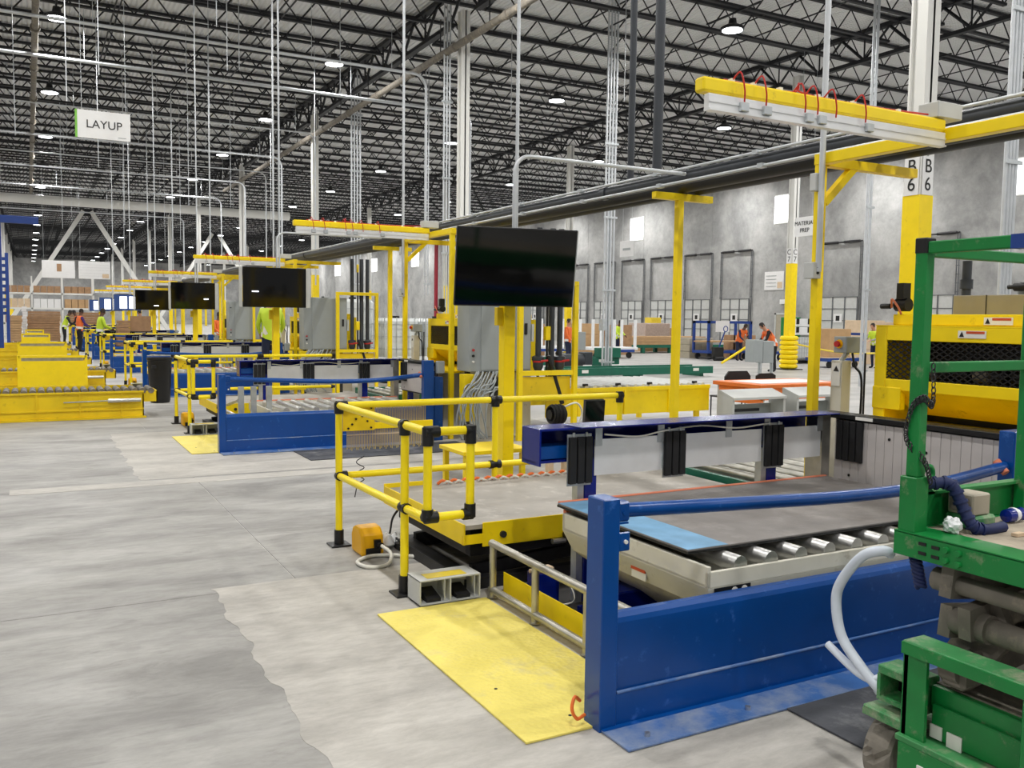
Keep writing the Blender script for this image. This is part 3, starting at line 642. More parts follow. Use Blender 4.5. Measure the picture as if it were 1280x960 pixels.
# ---- monitor stand and monitor
t = sth('monitor_stand', 'thick yellow square post carrying the monitor of the {} workstation', 'post', (3.72, 6.97, 0))
part('column', MB().box(3.665, 3.773, 6.91, 7.018, .015, 2.25, .004), 'yellow', t)
part('base_plate', MB().box(3.56, 3.88, 6.82, 7.12, 0, .016), 'yellow', t)
part('bracket', MB().box(3.61, 3.67, 6.94, 7.0, 1.66, 1.82, .003), 'yellow_worn', t)
part('mount_plate', MB().box(3.62, 3.8, 6.89, 6.91, 2.05, 2.25), 'black', t)
for k in range(0, KM):
    yaw_, tilt = (-.22, .17) if k == 0 else (-.03+.02*(k % 2), .02)
    cx, cy, cz = (3.63, 6.64, 2.15) if k == 0 else (3.63, 6.62+D*k, 2.19)
    wv_, hv_ = (1.05, .66)
    Mx = Matrix.Translation((cx, cy, cz)) @ Matrix.Rotation(yaw_, 4, 'Z') @ Matrix.Rotation(tilt, 4, 'X')
    o = thing('monitor', 'wide black flat monitor on the yellow post of the %s workstation' % ORDW[k], 'monitor', (0, 0, 0), 'monitors at the workstations')
    o.matrix_world = Mx
    part('casing', MB().box(-wv_/2, wv_/2, 0, .035, -hv_/2, hv_/2, .006).box(-.3, .3, .035, .07, -.2, .2, .01), 'black', o)
    part('screen', MB().box(-wv_/2+.008, wv_/2-.008, -.002, .001, -hv_/2+.012, hv_/2-.008), 'screen' if k < 4 else 'screen_lit', o)
    part('edge_trim', MB().box(wv_/2-.003, wv_/2+.006, .004, .03, -hv_/2, hv_/2), 'label_white' if k else 'galv', o)
    if k: part('side_speaker', MB().box(-wv_/2-.055, -wv_/2-.008, .0, .05, -hv_/2, hv_/2, .004), 'lightgrey', o); part('side_speaker', MB().box(wv_/2+.008, wv_/2+.07, .0, .05, -hv_/2, hv_/2, .004), 'lightgrey', o)
    if k in (1, 2, 3): part('message', MB().box(*[(-.38, -.27), (.25, .36), (.05, .2)][k-1], -.004, -.0025, *[(-.08, -.06), (-.09, -.06), (-.2, -.17)][k-1]), 'led', o, 'small white on-screen message')
    if k > 3:
        for q in (-.3, .06): part('window_pane', MB().box(q, q+.28, -.004, -.0025, -.25, .25), 'led', o)
    part('arm', MB().box(.02, .12, .07, .2, -.1, .1), 'black', o)
# ---- overhead service gantry
t = sth('service_gantry', 'yellow overhead gantry with cantilever arm above the {} workstation', 'gantry', (5.26, 4.0, 0))
part('post', MB().box(5.225, 5.29, 4.84, 4.905, 0, 2.9, .004), 'yellow', t); part('post', MB().box(5.225, 5.29, 3.07, 3.135, 0, 2.9, .004), 'yellow', t)
part('beam', MB().box(5.22, 5.30, 3.06, 4.91, 2.9, 2.98, .004), 'yellow', t)
part('arm', MB().box(3.21, 5.22, 3.81, 3.89, 2.955, 3.035, .012), 'yellow', t)
part('arm_rail', MB().box(3.24, 5.20, 3.80, 3.84, 2.865, 2.945, .002).box(3.24, 5.20, 3.795, 3.80, 2.90, 2.91).box(3.24, 5.20, 3.79, 3.84, 2.855, 2.866), 'aluminium', t, 'slotted metal trolley rail under the arm')
for xx in (3.45, 3.62, 3.95, 4.05, 4.45): part('trolley', MB().box(xx, xx+.06, 3.775, 3.80, 2.87, 2.92, .004), 'galv', t)
for yy in (4.87, 3.10):
    part('cross_beam', MB().box(5.30, 6.30, yy-.035, yy+.035, 2.89, 2.96, .003), 'yellow_worn', t)
    part('knee_brace', MB().bar((5.29, yy, 2.62), (5.6, yy, 2.91), .055), 'yellow', t)
part('junction_box', MB().box(5.12, 5.36, 3.80, 3.95, 3.04, 3.14, .005), 'lightgrey', t)
part('switch_box', MB().box(5.14, 5.22, 4.80, 4.90, 2.05, 2.17, .004), 'lightgrey', t); part('tee_box', MB().box(5.16, 5.22, 4.83, 4.89, 2.7, 2.83, .004), 'lightgrey', t)
for zz in (2.09, 2.13): part('push_button', MB().cyl((5.18, 4.79, zz), (5.18, 4.80, zz), .01, 8), 'ink', t)
b = MB(); rr = random.Random(11)
for xx in (3.44, 3.6, 3.9, 4.0, 4.15, 4.4): b.tube(smooth_path([(xx, 3.85, 3.04), (xx+.01, 3.79, 3.08), (xx+.03, 3.775, 2.99), (xx+.04, 3.785, 2.92)], 5), .005, 5)
b.tube(smooth_path([(3.4, 3.87, 3.05), (3.9, 3.86, 3.045), (3.95, 3.85, 3.1), (4.0, 3.86, 3.05), (4.6, 3.86, 3.045), (5.1, 3.86, 3.06)], 6), .006, 5)
part('air_line', b, 'red', t, 'thin red air line clipped along the arm')
b = MB()
for xx in (3.44, 3.6, 3.8, 4.1, 4.4, 4.8): b.box(xx-.012, xx+.012, 3.835, 3.865, 3.035, 3.055)
part('clip', b, 'label_white', t)
# ---- T post under the pipes
t = sth('pipe_stand', 'slim yellow T-shaped post under the overhead pipes past the {} workstation', 'post', (5.95, 7.39, 0))
part('post', MB().box(5.915, 5.985, 7.355, 7.425, .012, 2.96, .003), 'yellow', t); part('cross_bar', MB().box(5.62, 6.37, 7.355, 7.425, 2.96, 3.03, .003), 'yellow', t); part('base_plate', MB().box(5.83, 6.07, 7.27, 7.51, 0, .013), 'yellow', t)
# ---- press behind the side fence
t = sth('press', 'yellow press with black mesh window beside the {} workstation', 'press', (6.0, 3.85, 0), range(1, 4))
PX = 5.50; Ya, Yb = 3.15, 4.52
b = MB().box(PX, 6.7, Ya, Ya+.06, .95, 1.70, .006).box(PX, 6.7, Yb-.10, Yb, .95, 1.70, .006).box(PX, PX+.06, Ya+.06, Yb-.1, 1.60, 1.70, .004).box(PX, 6.7, Ya, Yb, 1.70, 1.71)
part('body', b, 'yellow', t)
part('top_step', MB().box(PX+.12, 6.6, Ya+.02, Yb-.05, 1.71, 1.79, .006), 'yellow', t)
part('front_panel', MB().box(PX, PX+.04, Ya+.06, Yb-.10, 1.24, 1.32, .004), 'yellow', t)
part('sloped_cover', MB().prism([(PX, 1.24), (PX+.04, 1.24), (PX+.30, 1.06), (PX+.26, 1.06)], 'y', Ya+.06, Yb-.16), 'yellow_worn', t)
part('infeed_lip', MB().prism([(PX-.22, .955), (PX+.4, 1.0), (PX+.4, .97), (PX-.22, .93)], 'y', Ya, Yb-.02), 'yellow', t)
part('inside', MB().box(PX+.42, 6.6, Ya+.06, Yb-.1, .98, 1.6), 'black', t)
for yy in [Ya+.14+.14*i for i in range(8)]: part('inner_roll', MB().cyl((PX+.36, yy, 1.36), (PX+.36, yy+.1, 1.36), .05, 8), 'dark_steel' if int(yy*10) % 2 else 'beige', t)
b = MB()
n = 26; y0, y1, z0, z1 = Ya+.06, Yb-.10, 1.32, 1.60; stp = .055
q = y0-(z1-z0)*.55/.4
def diag(sl):
    yy = y0-1.2
    while yy < y1+1.2:
        a = (yy, z0); e = (yy+sl*(z1-z0)*1.6, z1)
        ta, te = 0., 1.
        for lim, sg in ((y0, 1), (y1, -1)):
            da = sg*(a[0]-lim); de = sg*(e[0]-lim)
            if da < 0 and de < 0: ta = 2
            elif da < 0: ta = max(ta, da/(da-de))
            elif de < 0: te = min(te, da/(da-de))
        if te-ta > .02:
            L_ = lambda u_: (PX+.015, a[0]+(e[0]-a[0])*u_, a[1]+(e[1]-a[1])*u_)
            b.bar(L_(ta), L_(te), .006, .008)
        yy += .062
diag(1); diag(-1)
part('mesh_guard', b, 'black', t, 'black expanded metal mesh')
part('leg', MB().box(PX+.05, PX+.2, Yb-.14, Yb-.02, 0, .95, .004), 'cream', t); part('leg', MB().box(PX+.05, PX+.2, Ya+.02, Ya+.14, 0, .95, .004), 'cream', t); part('lower_body', MB().box(PX+.2, 6.6, Ya+.02, Yb-.02, 0, .93), 'cream', t)
for (zz, y2, dx) in ((1.72, 3.75, .12), (1.63, 3.85, 0)):
    w_ = part('warning_label', MB().box(PX+dx-.006, PX+dx-.001, y2-.2, y2, zz, zz+.05), 'label_white', t); part('warning_stripe', MB().box(PX+dx-.008, PX+dx-.0065, y2-.19, y2-.06, zz+.03, zz+.046), 'label_red', w_); part('pictogram', MB().prism([(y2-.045, zz+.008), (y2-.01, zz+.008), (y2-.028, zz+.044)], 'x', PX+dx-.008, PX+dx-.0065), 'ink', w_)
part('top_box', MB().box(PX+.42, 6.4, Ya, Yb-.32, 1.79, 1.93, .004), 'beige', t); part('box_seam', MB().box(PX+.415, PX+.421, Yb-.58, Yb-.575, 1.79, 1.93), 'ink', t)
part('box_label', MB().box(PX+.412, PX+.42, Ya+.04, Ya+.44, 1.885, 1.925), 'label_white', t)
part('actuator_rail', MB().box(PX+.55, PX+.62, Ya, Yb-.72, 1.93, 1.965), 'cabinet_grey', t)
part('actuator', MB().box(PX+.5, PX+.66, 3.42, 3.60, 2.02, 2.12, .02).cyl((PX+.58, 3.60, 2.06), (PX+.58, 3.62, 2.06), .04, 10).cyl((PX+.58, 3.2, 2.06), (PX+.58, 3.43, 2.06), .055, 12).cyl((PX+.58, 3.46, 1.96), (PX+.58, 3.46, 2.02), .03, 8), 'dark_steel', t, 'dark valve actuator')
part('actuator_cap', MB().box(PX+.56, PX+.6, 3.42, 3.46, 2.12, 2.15), 'amber', t)
part('pipe_union', MB().cyl((PX+.5, 3.2, 1.985), (PX+.5, 3.84, 1.985), .016, 8).cyl((PX+.5, 3.7, 1.985), (PX+.5, 3.79, 1.985), .032, 10).cyl((PX+.5, 3.5, 1.985), (PX+.5, 3.58, 1.985), .034, 10), 'black', t)
part('standpipe', MB().cyl((PX+.75, 4.33, 1.79), (PX+.75, 4.33, 2.2), .034, 10).cyl((PX+.75, 4.33, 1.99), (PX+.75, 4.33, 2.06), .046, 10), 'dark_pipe', t)
part('gauge', MB().cyl((PX+.2, 4.5, 1.86), (PX+.2, 4.4, 1.86), .05, 10).box(PX+.16, PX+.24, 4.42, 4.48, 1.9, 2.02).cyl((PX+.15, 4.52, 1.85), (PX+.15, 4.6, 1.85), .02, 8), 'black', t)
part('hose', MB().tube(smooth_path([(PX+.14, 4.5, 1.84), (PX+.1, 4.47, 1.9), (PX+.1, 4.42, 1.85), (PX+.12, 4.4, 1.79)], 5), .008, 6), 'pink_rope', t)
part('corner_bracket', MB().box(PX-.01, PX+.05, Yb-.24, Yb, 1.1, 1.26, .004), 'yellow', t)
# emergency stop pedestal
t = sth('stop_pedestal', 'cream pedestal with red emergency stop button beside the press at the {} workstation', 'pedestal', (5.35, 4.68, 0), range(1, 3))
part('post', MB().box(5.32, 5.42, 4.66, 4.76, 0, 1.44, .003), 'cream', t)
part('button_box', MB().box(5.29, 5.44, 4.60, 4.72, 1.50, 1.62, .006), 'cabinet_grey', t); part('collar', MB().cyl((5.285, 4.665, 1.565), (5.292, 4.665, 1.565), .034, 12), 'amber', t); part('button', MB().lathe([(.012, .0), (.012, -.012), (.024, -.014), (.022, -.03)], (5.285, 4.665, 1.565), 12, 'x'), 'red', t)
part('neck', MB().cyl((5.37, 4.71, 1.44), (5.37, 4.66, 1.5), .02, 8), 'galv', t)
part('cord', MB().tube(smooth_path([(5.38, 4.62, 1.5), (5.39, 4.60, 1.4), (5.43, 4.57, 1.3), (5.43, 4.57, .9)], 5), .009, 6).tube([(5.45, 4.56, .5), (5.45, 4.56, 1.5)], .008, 6), 'black', t); part('hazard_label', MB().box(5.313, 5.319, 4.67, 4.75, 1.25, 1.42), 'label_white', t); part('pictogram', MB().prism([(4.68, 1.36), (4.73, 1.36), (4.705, 1.40)], 'x', 5.310, 5.3128), 'ink', t)
# ---- rubber mat in front of the guard
t = sth('floor_mat', 'thin dark rubber mat on the floor before the blue guard of the {} workstation', 'mat', (3.9, 2.5, 0), range(1, 3))
part('mat', MB().box(2.92, 5.2, 1.98, 2.80, .004, .012, .001), 'mat_rubber', t)
# ---- control cabinet, yellow frame, drop pipes, discharge conveyor (past each station)
t = sth('control_cabinet', 'grey control cabinet on legs past the {} workstation', 'cabinet', (5.95, 11.5, 0), range(1, 3))
part('body', MB().box(5.44, 6.42, 11.35, 11.75, .98, 2.14, .008), 'cabinet_grey', t); part('door', MB().box(5.62, 6.40, 11.335, 11.35, 1.0, 2.12, .004), 'cabinet_grey', t)
part('handle', MB().box(6.3, 6.34, 11.31, 11.336, 1.5, 1.66, .004), 'black', t)
for zz, mm in ((1.28, 'red'), (1.2, 'ink'), (1.12, 'label_white'), (1.95, 'ink')): part('push_button', MB().cyl((5.5, 11.33, zz), (5.5, 11.35, zz), .018, 10), mm, t)
for xx in (5.5, 6.34): part('leg', MB().box(xx-.03, xx+.03, 11.5, 11.56, 0, .98), 'dark_steel', t)
hw = part('handwheel', MB().tube(arc((5.42, 11.25, .72), .1, 0, 2*math.pi, (1, 0, 0), (0, 0, 1), 16), .014, 6), 'steel_dull', t)
part('spoke', MB().cyl((5.32, 11.25, .72), (5.52, 11.25, .72), .01, 6).cyl((5.42, 11.25, .62), (5.42, 11.25, .82), .01, 6).lathe([(.0, -.03), (.03, -.03), (.03, .02)], (5.42, 11.25, .72), 10, 'y'), 'steel_dull', hw)
part('wheel_bracket', MB().box(5.34, 5.5, 11.28, 11.45, .3, .95, .004), 'yellow', t)
rr = random.Random(4); b = MB()
for i in range(16):
    x = 5.5+rr.random()*.6; zt = .98
    b.tube(smooth_path([(x, 11.3+rr.random()*.1, zt), (x-.1-rr.random()*.1, 11.2, .75+rr.random()*.15), (x-.3-rr.random()*.15, 11.15, .55+rr.random()*.2), (x-.35, 11.2, .25), (x-.3+rr.random()*.2, 11.3, .05)], 6), .012, 6)
part('cable_bundle', b, 'cabinet_grey', t, 'grey cables drooping below the cabinet')
part('junction', MB().box(5.78, 5.96, 11.25, 11.4, .55, .9, .01), 'black', t); part('side_plate', MB().box(6.43, 6.47, 11.35, 11.6, 1.4, 1.65), 'lightgrey', t)
t.location.x -= .10; t.location.y -= .25
t = sth('hoist_frame', 'yellow portal frame around black drop pipes past the {} workstation', 'frame', (6.5, 10.95, 0), range(1, 3))
part('leg', MB().box(6.02, 6.09, 10.91, 10.98, 0, 2.2, .003), 'yellow', t); part('leg', MB().box(6.93, 7.0, 10.91, 10.98, 0, 2.2, .003), 'yellow', t)
part('top_bar', MB().box(6.02, 7.0, 10.91, 10.98, 2.2, 2.27, .003), 'yellow', t); part('cross_bar', MB().box(6.09, 6.93, 10.92, 10.97, .92, .99, .003), 'yellow', t)
part('kick_plate', MB().box(6.1, 6.92, 10.985, 10.99, .55, .9), 'yellow_worn', t)
t = sth('drop_pipes', 'black drop pipes with red valves hanging from the overhead line past the {} workstation', 'pipes', (6.5, 11.08, .8), range(1, 3))
for xx, zb, rr_ in ((6.44, 1.15, .042), (6.66, .75, .045), (6.80, 1.15, .042)):
    pp = part('pipe', MB().cyl((xx, 11.1, zb), (xx, 11.1, 3.02), rr_, 10), 'dark_pipe', t)
    if zb > 1:
        part('valve_body', MB().lathe([(.05, .0), (.075, .06), (.075, .14), (.09, .15), (.09, .2), (.05, .22)], (xx, 11.1, .98), 12), 'dark_pipe', t); part('valve_ring', MB().cyl((xx, 11.1, 1.1), (xx, 11.1, 1.15), .082, 12), 'red', t); part('valve_handle', MB().cyl((xx, 11.02, 1.12), (xx+.1, 10.99, 1.13), .016, 8), 'red', t)
        part('tail_pipe', MB().cyl((xx, 11.1, .55), (xx, 11.1, .98), .022, 8), 'dark_pipe', t)
part('hoist_cable', MB().cyl((6.55, 11.04, .6), (6.55, 11.04, 2.9), .018, 6), 'black', t); part('hoist_hook', MB().box(6.51, 6.59, 11.0, 11.08, 1.42, 1.62, .01), 'yellow', t); part('hoist_hanger', MB().box(6.53, 6.57, 11.01, 11.07, 2.72, 2.9, .01), 'yellow', t)
part('boom', MB().cyl((6.55, 11.0, 1.2), (6.80, 11.0, .5), .035, 8), 'black', t)
t = sth('discharge_conveyor', 'yellow sided roller conveyor behind the T post past the {} workstation', 'conveyor', (8.1, 11.7, 0), range(1, 3))
part('side_panel', MB().box(6.62, 9.7, 11.16, 11.19, .28, .70, .003).box(6.62, 9.7, 11.14, 11.16, .64, .70), 'yellow', t); part('back_panel', MB().box(6.62, 9.7, 12.9, 12.93, .28, .68), 'yellow', t)
for xx in (7.15, 8.0, 8.85): part('stiffener', MB().box(xx, xx+.05, 11.13, 11.16, .28, .66), 'yellow', t)
for xx in (6.8, 9.5):
    for yy in (11.25, 12.8): part('leg', MB().box(xx, xx+.08, yy, yy+.06, 0, .3), 'yellow', t)
rg2 = MB().cyl((0, 0, 0), (0, 1.68, 0), .035, 10).mesh('roller', 'lightgrey')
for i in range(20): inst('roller', rg2, t, (6.75+i*.15, 11.2, .70))
for xx in (7.3, 7.9, 8.5, 9.4): part('bearing', MB().box(xx, xx+.08, 11.2, 11.25, .72, .76, .006), 'black', t)
# black tilted operator panel and hose reel fan (nearest only)
t = thing('operator_panel', 'black tilted operator panel standing behind the nearest alignment fence', 'panel', (4.3, 6.6, .6))
part('panel', MB().obox((4.53, 6.78, .83), (1, 0, 0), (0, .97, .25), (-.12, -.25, .97), .105, .02, .17), 'black_gloss', t); part('stem', MB().box(4.48, 4.52, 6.76, 6.8, 0, .7), 'black', t); part('foot', MB().box(4.38, 4.62, 6.68, 6.88, 0, .02), 'black', t)
t = thing('hose_reel', 'black coiled hose reel behind the nearest guard rail', 'hose reel', (4.55, 7.45, .0))
b = MB()
for i in range(7): b.tube(arc((4.48+.02*i, 7.45, .79), .085+.006*(i % 2), 0, 2*math.pi, (0, 1, 0), (0, 0, 1), 14), .012, 6)
part('coil', b, 'black_rubber', t); part('hub', MB().cyl((4.46, 7.45, .79), (4.64, 7.45, .79), .05, 10), 'black', t); part('tail', MB().tube(smooth_path([(4.6, 7.42, .86), (4.74, 7.4, .9), (4.82, 7.42, .8), (4.76, 7.42, .68), (4.66, 7.42, .7)], 6), .01, 6), 'hose_white', t); part('stand', MB().box(4.4, 4.72, 7.36, 7.54, .60, .68, .004).box(4.44, 4.5, 7.42, 7.48, 0, .6).box(4.62, 4.68, 7.42, 7.48, 0, .6), 'kraft_pale', t)
t = sth('step_stool', 'small yellow step platform behind the monitor post of the {} workstation', 'step', (3.9, 8.3, 0), range(1, 2))
part('tread', MB().box(3.75, 4.5, 7.9, 8.5, .36, .4, .004), 'yellow', t)
for a in (3.78, 4.42):
    for c_ in (7.93, 8.42): part('leg', MB().box(a, a+.05, c_, c_+.05, 0, .36), 'yellow', t)
# ---- repeat the stations
for (o, lab, rep) in STN:
    for k in rep:
        c = copy_tree(o); c.location.y += D*k
        if o.name == 'lift_table': c.location.z -= .09      # lowered, without a board
        c['label'] = lab.format(ORDW[k])
# small frame on the second table instead of a board
t = thing('tube_rack', 'bare metal tube rack standing on the second workstation table end', 'rack', (2.5, 11.95, .35))
for xx in (2.36, 2.52, 2.72): part('upright', MB().box(xx, xx+.07, 11.75, 11.8, .02, .80, .003), 'galv', t)
part('bar', MB().cyl((2.36, 11.78, .45), (2.9, 11.7, .28), .022, 8).cyl((2.36, 11.78, .62), (2.36, 12.5, .5), .022, 8), 'steel_dull', t)

# orange strap at the foot of the nearest blue post
solo('orange_strap', MB().tube(smooth_path([(2.03, 3.10, .10), (1.99, 3.08, .13), (1.965, 3.06, .09), (1.985, 3.05, .05), (2.03, 3.06, .055)], 6), .008, 6), 'orange', 'small orange strap at the foot of the nearest blue post', 'strap', loc=(2.0, 3.07, .02))
c = thing('cable_plug', 'yellow cable plug with thin white lead lying under the nearest lift table', 'plug', (2.75, 4.5, .1)); part('plug', MB().box(2.66, 2.78, 4.55, 4.62, .19, .22, .008).cyl((2.62, 4.58, .205), (2.68, 4.58, .205), .012, 8), 'kraft_pale', c); part('bracket', MB().box(2.64, 2.8, 4.53, 4.64, .0, .189), 'blue_deep', c); part('lead', MB().tube(smooth_path([(2.78, 4.58, .2), (2.84, 4.5, .14), (2.8, 4.36, .06), (2.66, 4.4, .05), (2.6, 4.55, .1)], 6), .005, 6), 'hose_white', c)
# ================================================================== SCISSOR LIFT
LIFT = []
t = thing('scissor_lift', 'green scissor lift with dusty platform at the right edge', 'lift', (3.9, 1.8, 0)); LIFT.append(t)
LX, LY = 2.95, 2.30
part('end_beam', MB().box(LX, LX+.03, 1.15, LY, .828, .922, .003).box(LX, LX+.14, 1.15, LY-.002, .916, .924), 'green', t)
part('side_beam', MB().box(LX+.03, 5.3, LY-.03, LY, .828, .922, .003), 'green', t)
part('toe_board', MB().box(LX+.12, 5.3, LY-.016, LY-.004, .922, 1.06, .002).box(LX+.12, 5.3, LY-.05, LY-.004, 1.055, 1.066), 'green', t)
part('deck', MB().box(LX+.14, 5.3, 1.15, LY-.03, .905, .918), 'deck_dust', t, 'dusty tan platform floor')
sm_ = MB().box(-.004, .002, -.016, .016, -.006, .006).mesh('slot', 'black'); bl_ = MB().lathe([(.0, -.012), (.011, -.012), (.013, -.006), (.013, .0)], (0, 0, 0), 8, 'x').mesh('bolt', 'green')
for yy, zz in ((2.17, .892), (2.115, .890), (2.17, .856), (2.115, .854)): inst('slot', sm_, t, (LX, yy, zz))
for yy, zz in ((2.07, .892), (2.02, .890), (2.07, .852), (2.02, .850)): inst('bolt', bl_, t, (LX, yy, zz))
part('post_socket', MB().box(LX+.006, LX+.082, LY-.085, LY-.012, .922, 1.135, .003), 'green', t)
part('post', MB().box(LX+.018, LX+.068, LY-.076, LY-.026, 1.135, 2.03, .004), 'green', t); part('post_cap', MB().box(LX+.016, LX+.07, LY-.078, LY-.024, 1.985, 2.045, .004), 'black', t)
part('top_rail', MB().box(LX+.02, LX+.066, 1.15, LY-.078, 1.985, 2.03, .004), 'green', t); part('tape_band', MB().box(LX+.018, LX+.068, 1.84, 1.90, 1.983, 2.032), 'blue_rack', t)
part('top_rail', MB().box(LX+.07, 5.3, LY-.07, LY-.03, 1.975, 2.015, .004), 'green', t); part('middle_rail', MB().box(LX+.07, 5.3, LY-.07, LY-.03, 1.535, 1.575, .004), 'green', t)
part('far_post', MB().box(3.66, 3.71, LY-.076, LY-.026, .92, 1.98, .004), 'green', t)
b = MB().tube(arc((LX+.13, LY-.04, 1.135), .032, 0, 2*math.pi, (1, 0, 0), (0, 0, 1), 14), .011, 6)
part('lifting_eye', b, 'green', t)
part('gusset', MB().prism([(LX+.08, 1.12), (LX+.17, 1.06), (LX+.13, .99), (LX+.10, .925), (LX+.08, .925)], 'y', LY-.05, LY-.035), 'green', t)
# chain on the post
cm = MB().tube(arc((0, 0, 0), .011, 0, 2*math.pi, (0, .75, 0), (0, 0, 1.3), 8), .003, 4).mesh('chain_link', 'dark_steel')
ch = smooth_path([(LX+.075, LY-.085, 1.56), (LX+.06, LY-.1, 1.42), (LX+.02, LY-.09, 1.44), (LX+.008, LY-.05, 1.40), (LX+.01, LY-.03, 1.28), (LX+.04, LY-.09, 1.2), (LX+.075, LY-.095, 1.12)], 7)
for i, p in enumerate(ch): inst('chain_link', cm, t, p, (0, 0, 1.4*(i % 2)))
# scissor pack
part('cross_shaft', MB().cyl((LX+.10, 2.10, .745), (LX+.10, 1.2, .745), .036, 12), 'grey_dust', t); part('shaft_end', MB().cyl((LX+.09, 2.17, .75), (LX+.09, 2.08, .75), .045, 12), 'grey_dust', t)
part('cross_shaft', MB().cyl((LX+.13, 2.05, .60), (LX+.13, 1.2, .60), .045, 12), 'grey_dust', t); part('shaft_end', MB().cyl((LX+.12, 2.10, .605), (LX+.12, 1.96, .605), .055, 12), 'grey_dust', t)
for (y0_, x0_, z0_, x1_, z1_) in ((2.10, LX+.05, .76, 4.6, .55), (2.02, LX+.05, .62, 4.6, .80), (2.12, LX+.08, .60, 4.6, .40), (2.04, LX+.05, .42, 4.6, .62), (1.35, LX+.05, .76, 4.6, .55), (1.42, LX+.05, .62, 4.6, .80)):
    part('scissor_arm', MB().bar((x0_, y0_, z0_), (x1_, y0_, z1_), .05, .12), 'grey_dust', t)
part('pivot_plate', MB().prism([(2.17, .47), (2.04, .70), (1.96, .70), (1.90, .58), (1.98, .46)], 'x', LX+.16, LX+.2), 'grey_dust', t)
part('knuckle', MB().cyl((LX+.02, 2.06, .46), (LX+.02, 1.99, .46), .055, 12).box(LX-.01, LX+.1, 1.97, 2.07, .39, .47, .015), 'grey_dust', t, 'dusty grey pivot knuckle')
# chassis
b = MB().box(LX+.06, 5.2, 1.2, 2.12, .16, .36, .006).box(LX+.02, LX+.06, 1.2, 2.12, .25, .36, .004)
part('chassis', b, 'green', t); part('chassis_top', MB().box(LX+.05, 5.2, 1.2, 2.12, .36, .366), 'grey_dust', t)
b = MB().box(LX-.02, LX+.1, 2.14, 2.33, .34, .375, .004).box(LX-.02, LX+.1, 2.14, 2.33, .235, .25).box(LX-.02, LX+.1, 2.315, 2.33, .25, .34).box(LX-.02, LX+.1, 2.14, 2.155, .25, .34)
part('fork_pocket', b, 'green_dusty', t); part('pocket_plate', MB().box(LX-.05, LX+.12, 2.12, 2.37, .185, .205, .006).box(LX-.05, LX-.04, 2.12, 2.37, .165, .19), 'green_dusty', t)
part('pocket_dark', MB().box(LX+.09, LX+.099, 2.155, 2.315, .25, .34), 'black', t)
# ladder on the end of the chassis
part('ladder_side', MB().box(LX-.06, LX+.05, 2.16, 2.185, .0, .515, .004).box(LX-.06, LX-.045, 2.085, 2.185, .0, .515), 'green', t); part('ladder_side', MB().box(LX-.06, LX+.02, 1.70, 1.725, .10, .515, .004), 'green', t)
part('ladder_tread', MB().box(LX-.07, LX+.05, 1.70, 2.185, .505, .53, .004), 'green_dusty', t, 'serrated green ladder tread'); part('ladder_tread', MB().box(LX-.08, LX+.04, 1.70, 2.195, .14, .165, .004), 'green_dusty', t)
part('ladder_lip', MB().box(LX-.075, LX-.068, 1.70, 2.185, .48, .525), 'green', t)
part('side_cover', MB().box(LX+.0, LX+.02, 1.72, 2.1, .17, .30, .004), 'green', t)
for (ya_, za_, s1, s2) in ((2.10, .225, .05, .05), (2.03, .22, .06, .07), (2.09, .085, .09, .05)): part('decal', MB().box(LX-.086, LX-.08, ya_-s1, ya_, za_-s2, za_) if za_ < .1 else MB().box(LX-.006, LX-.0005, ya_-s1, ya_, za_-s2, za_), 'label_white', t)
part('lower_panel', MB().box(LX-.079, LX-.06, 1.7, 2.18, .03, .14, .003), 'green', t)
# wheels (the lift is modelled 9 % oversize and 0.16 m high, then seated on the floor below)
def tyre_mb(wx, wy, wz):
    b = MB(); R1, W1 = .166, .062; n = 48; vs = []; fs = []
    prof = [(.08, -W1), (.145, -W1), (.160, -.052), (R1, -.03), (R1, -.004), (R1, .004), (R1, .03), (.160, .052), (.145, W1), (.08, W1)]
    for k in range(n):
        a = 2*math.pi*k/n
        for j, (r, h) in enumerate(prof):
            if 2 <= j <= 7:
                ph = (k+(abs(h)*40)) % 6
                if ph < 1: r -= .012
            vs.append((wx+r*math.cos(a), wy+h, wz+r*math.sin(a)))
    m = len(prof)
    for k in range(n):
        for j in range(m-1): fs.append((k*m+j, k*m+j+1, ((k+1) % n)*m+j+1, ((k+1) % n)*m+j))
    return b.add(vs, fs)
for (wx, wy) in ((LX+.10, 2.30), (LX+.10, 1.25), (4.8, 2.30)):
    wz = .006
    w_ = part('tyre', tyre_mb(wx, wy, wz), 'tyre', t)
    part('hub', MB().lathe([(.085, -.05), (.06, -.055), (.03, -.07), (.0, -.07)], (wx, wy, wz), 16, 'y').lathe([(.085, .05), (.06, .055), (.0, .06)], (wx, wy, wz), 16, 'y'), 'black', w_)
part('axle', MB().cyl((LX+.1, 1.25, .006), (LX+.1, 2.30, .006), .035, 8).box(LX+.06, 5.0, 1.35, 2.1, -.06, .17), 'dark_steel', t)
LIFT.append(solo('clear_hose', MB().tube(smooth_path([(3.02, 2.36, .80), (2.98, 2.37, .815), (2.95, 2.44, .78), (2.95, 2.535, .66), (2.95, 2.565, .56), (2.95, 2.53, .42), (2.95, 2.42, .32), (2.95, 2.34, .27), (2.98, 2.36, .245)], 8), .021, 10), 'hose_clear', 'clear grey hose looping down off the green lift', 'hose', loc=(2.95, 2.45, .3)))
LIFT.append(solo('clear_hose', MB().tube(smooth_path([(2.95, 2.60, .362), (2.95, 2.52, .325), (2.95, 2.44, .295), (2.95, 2.37, .29), (2.97, 2.34, .31)], 6), .017, 10), 'hose_clear', 'loose cut end of clear hose pointing left beside the green lift', 'hose', loc=(2.95, 2.45, .3)))
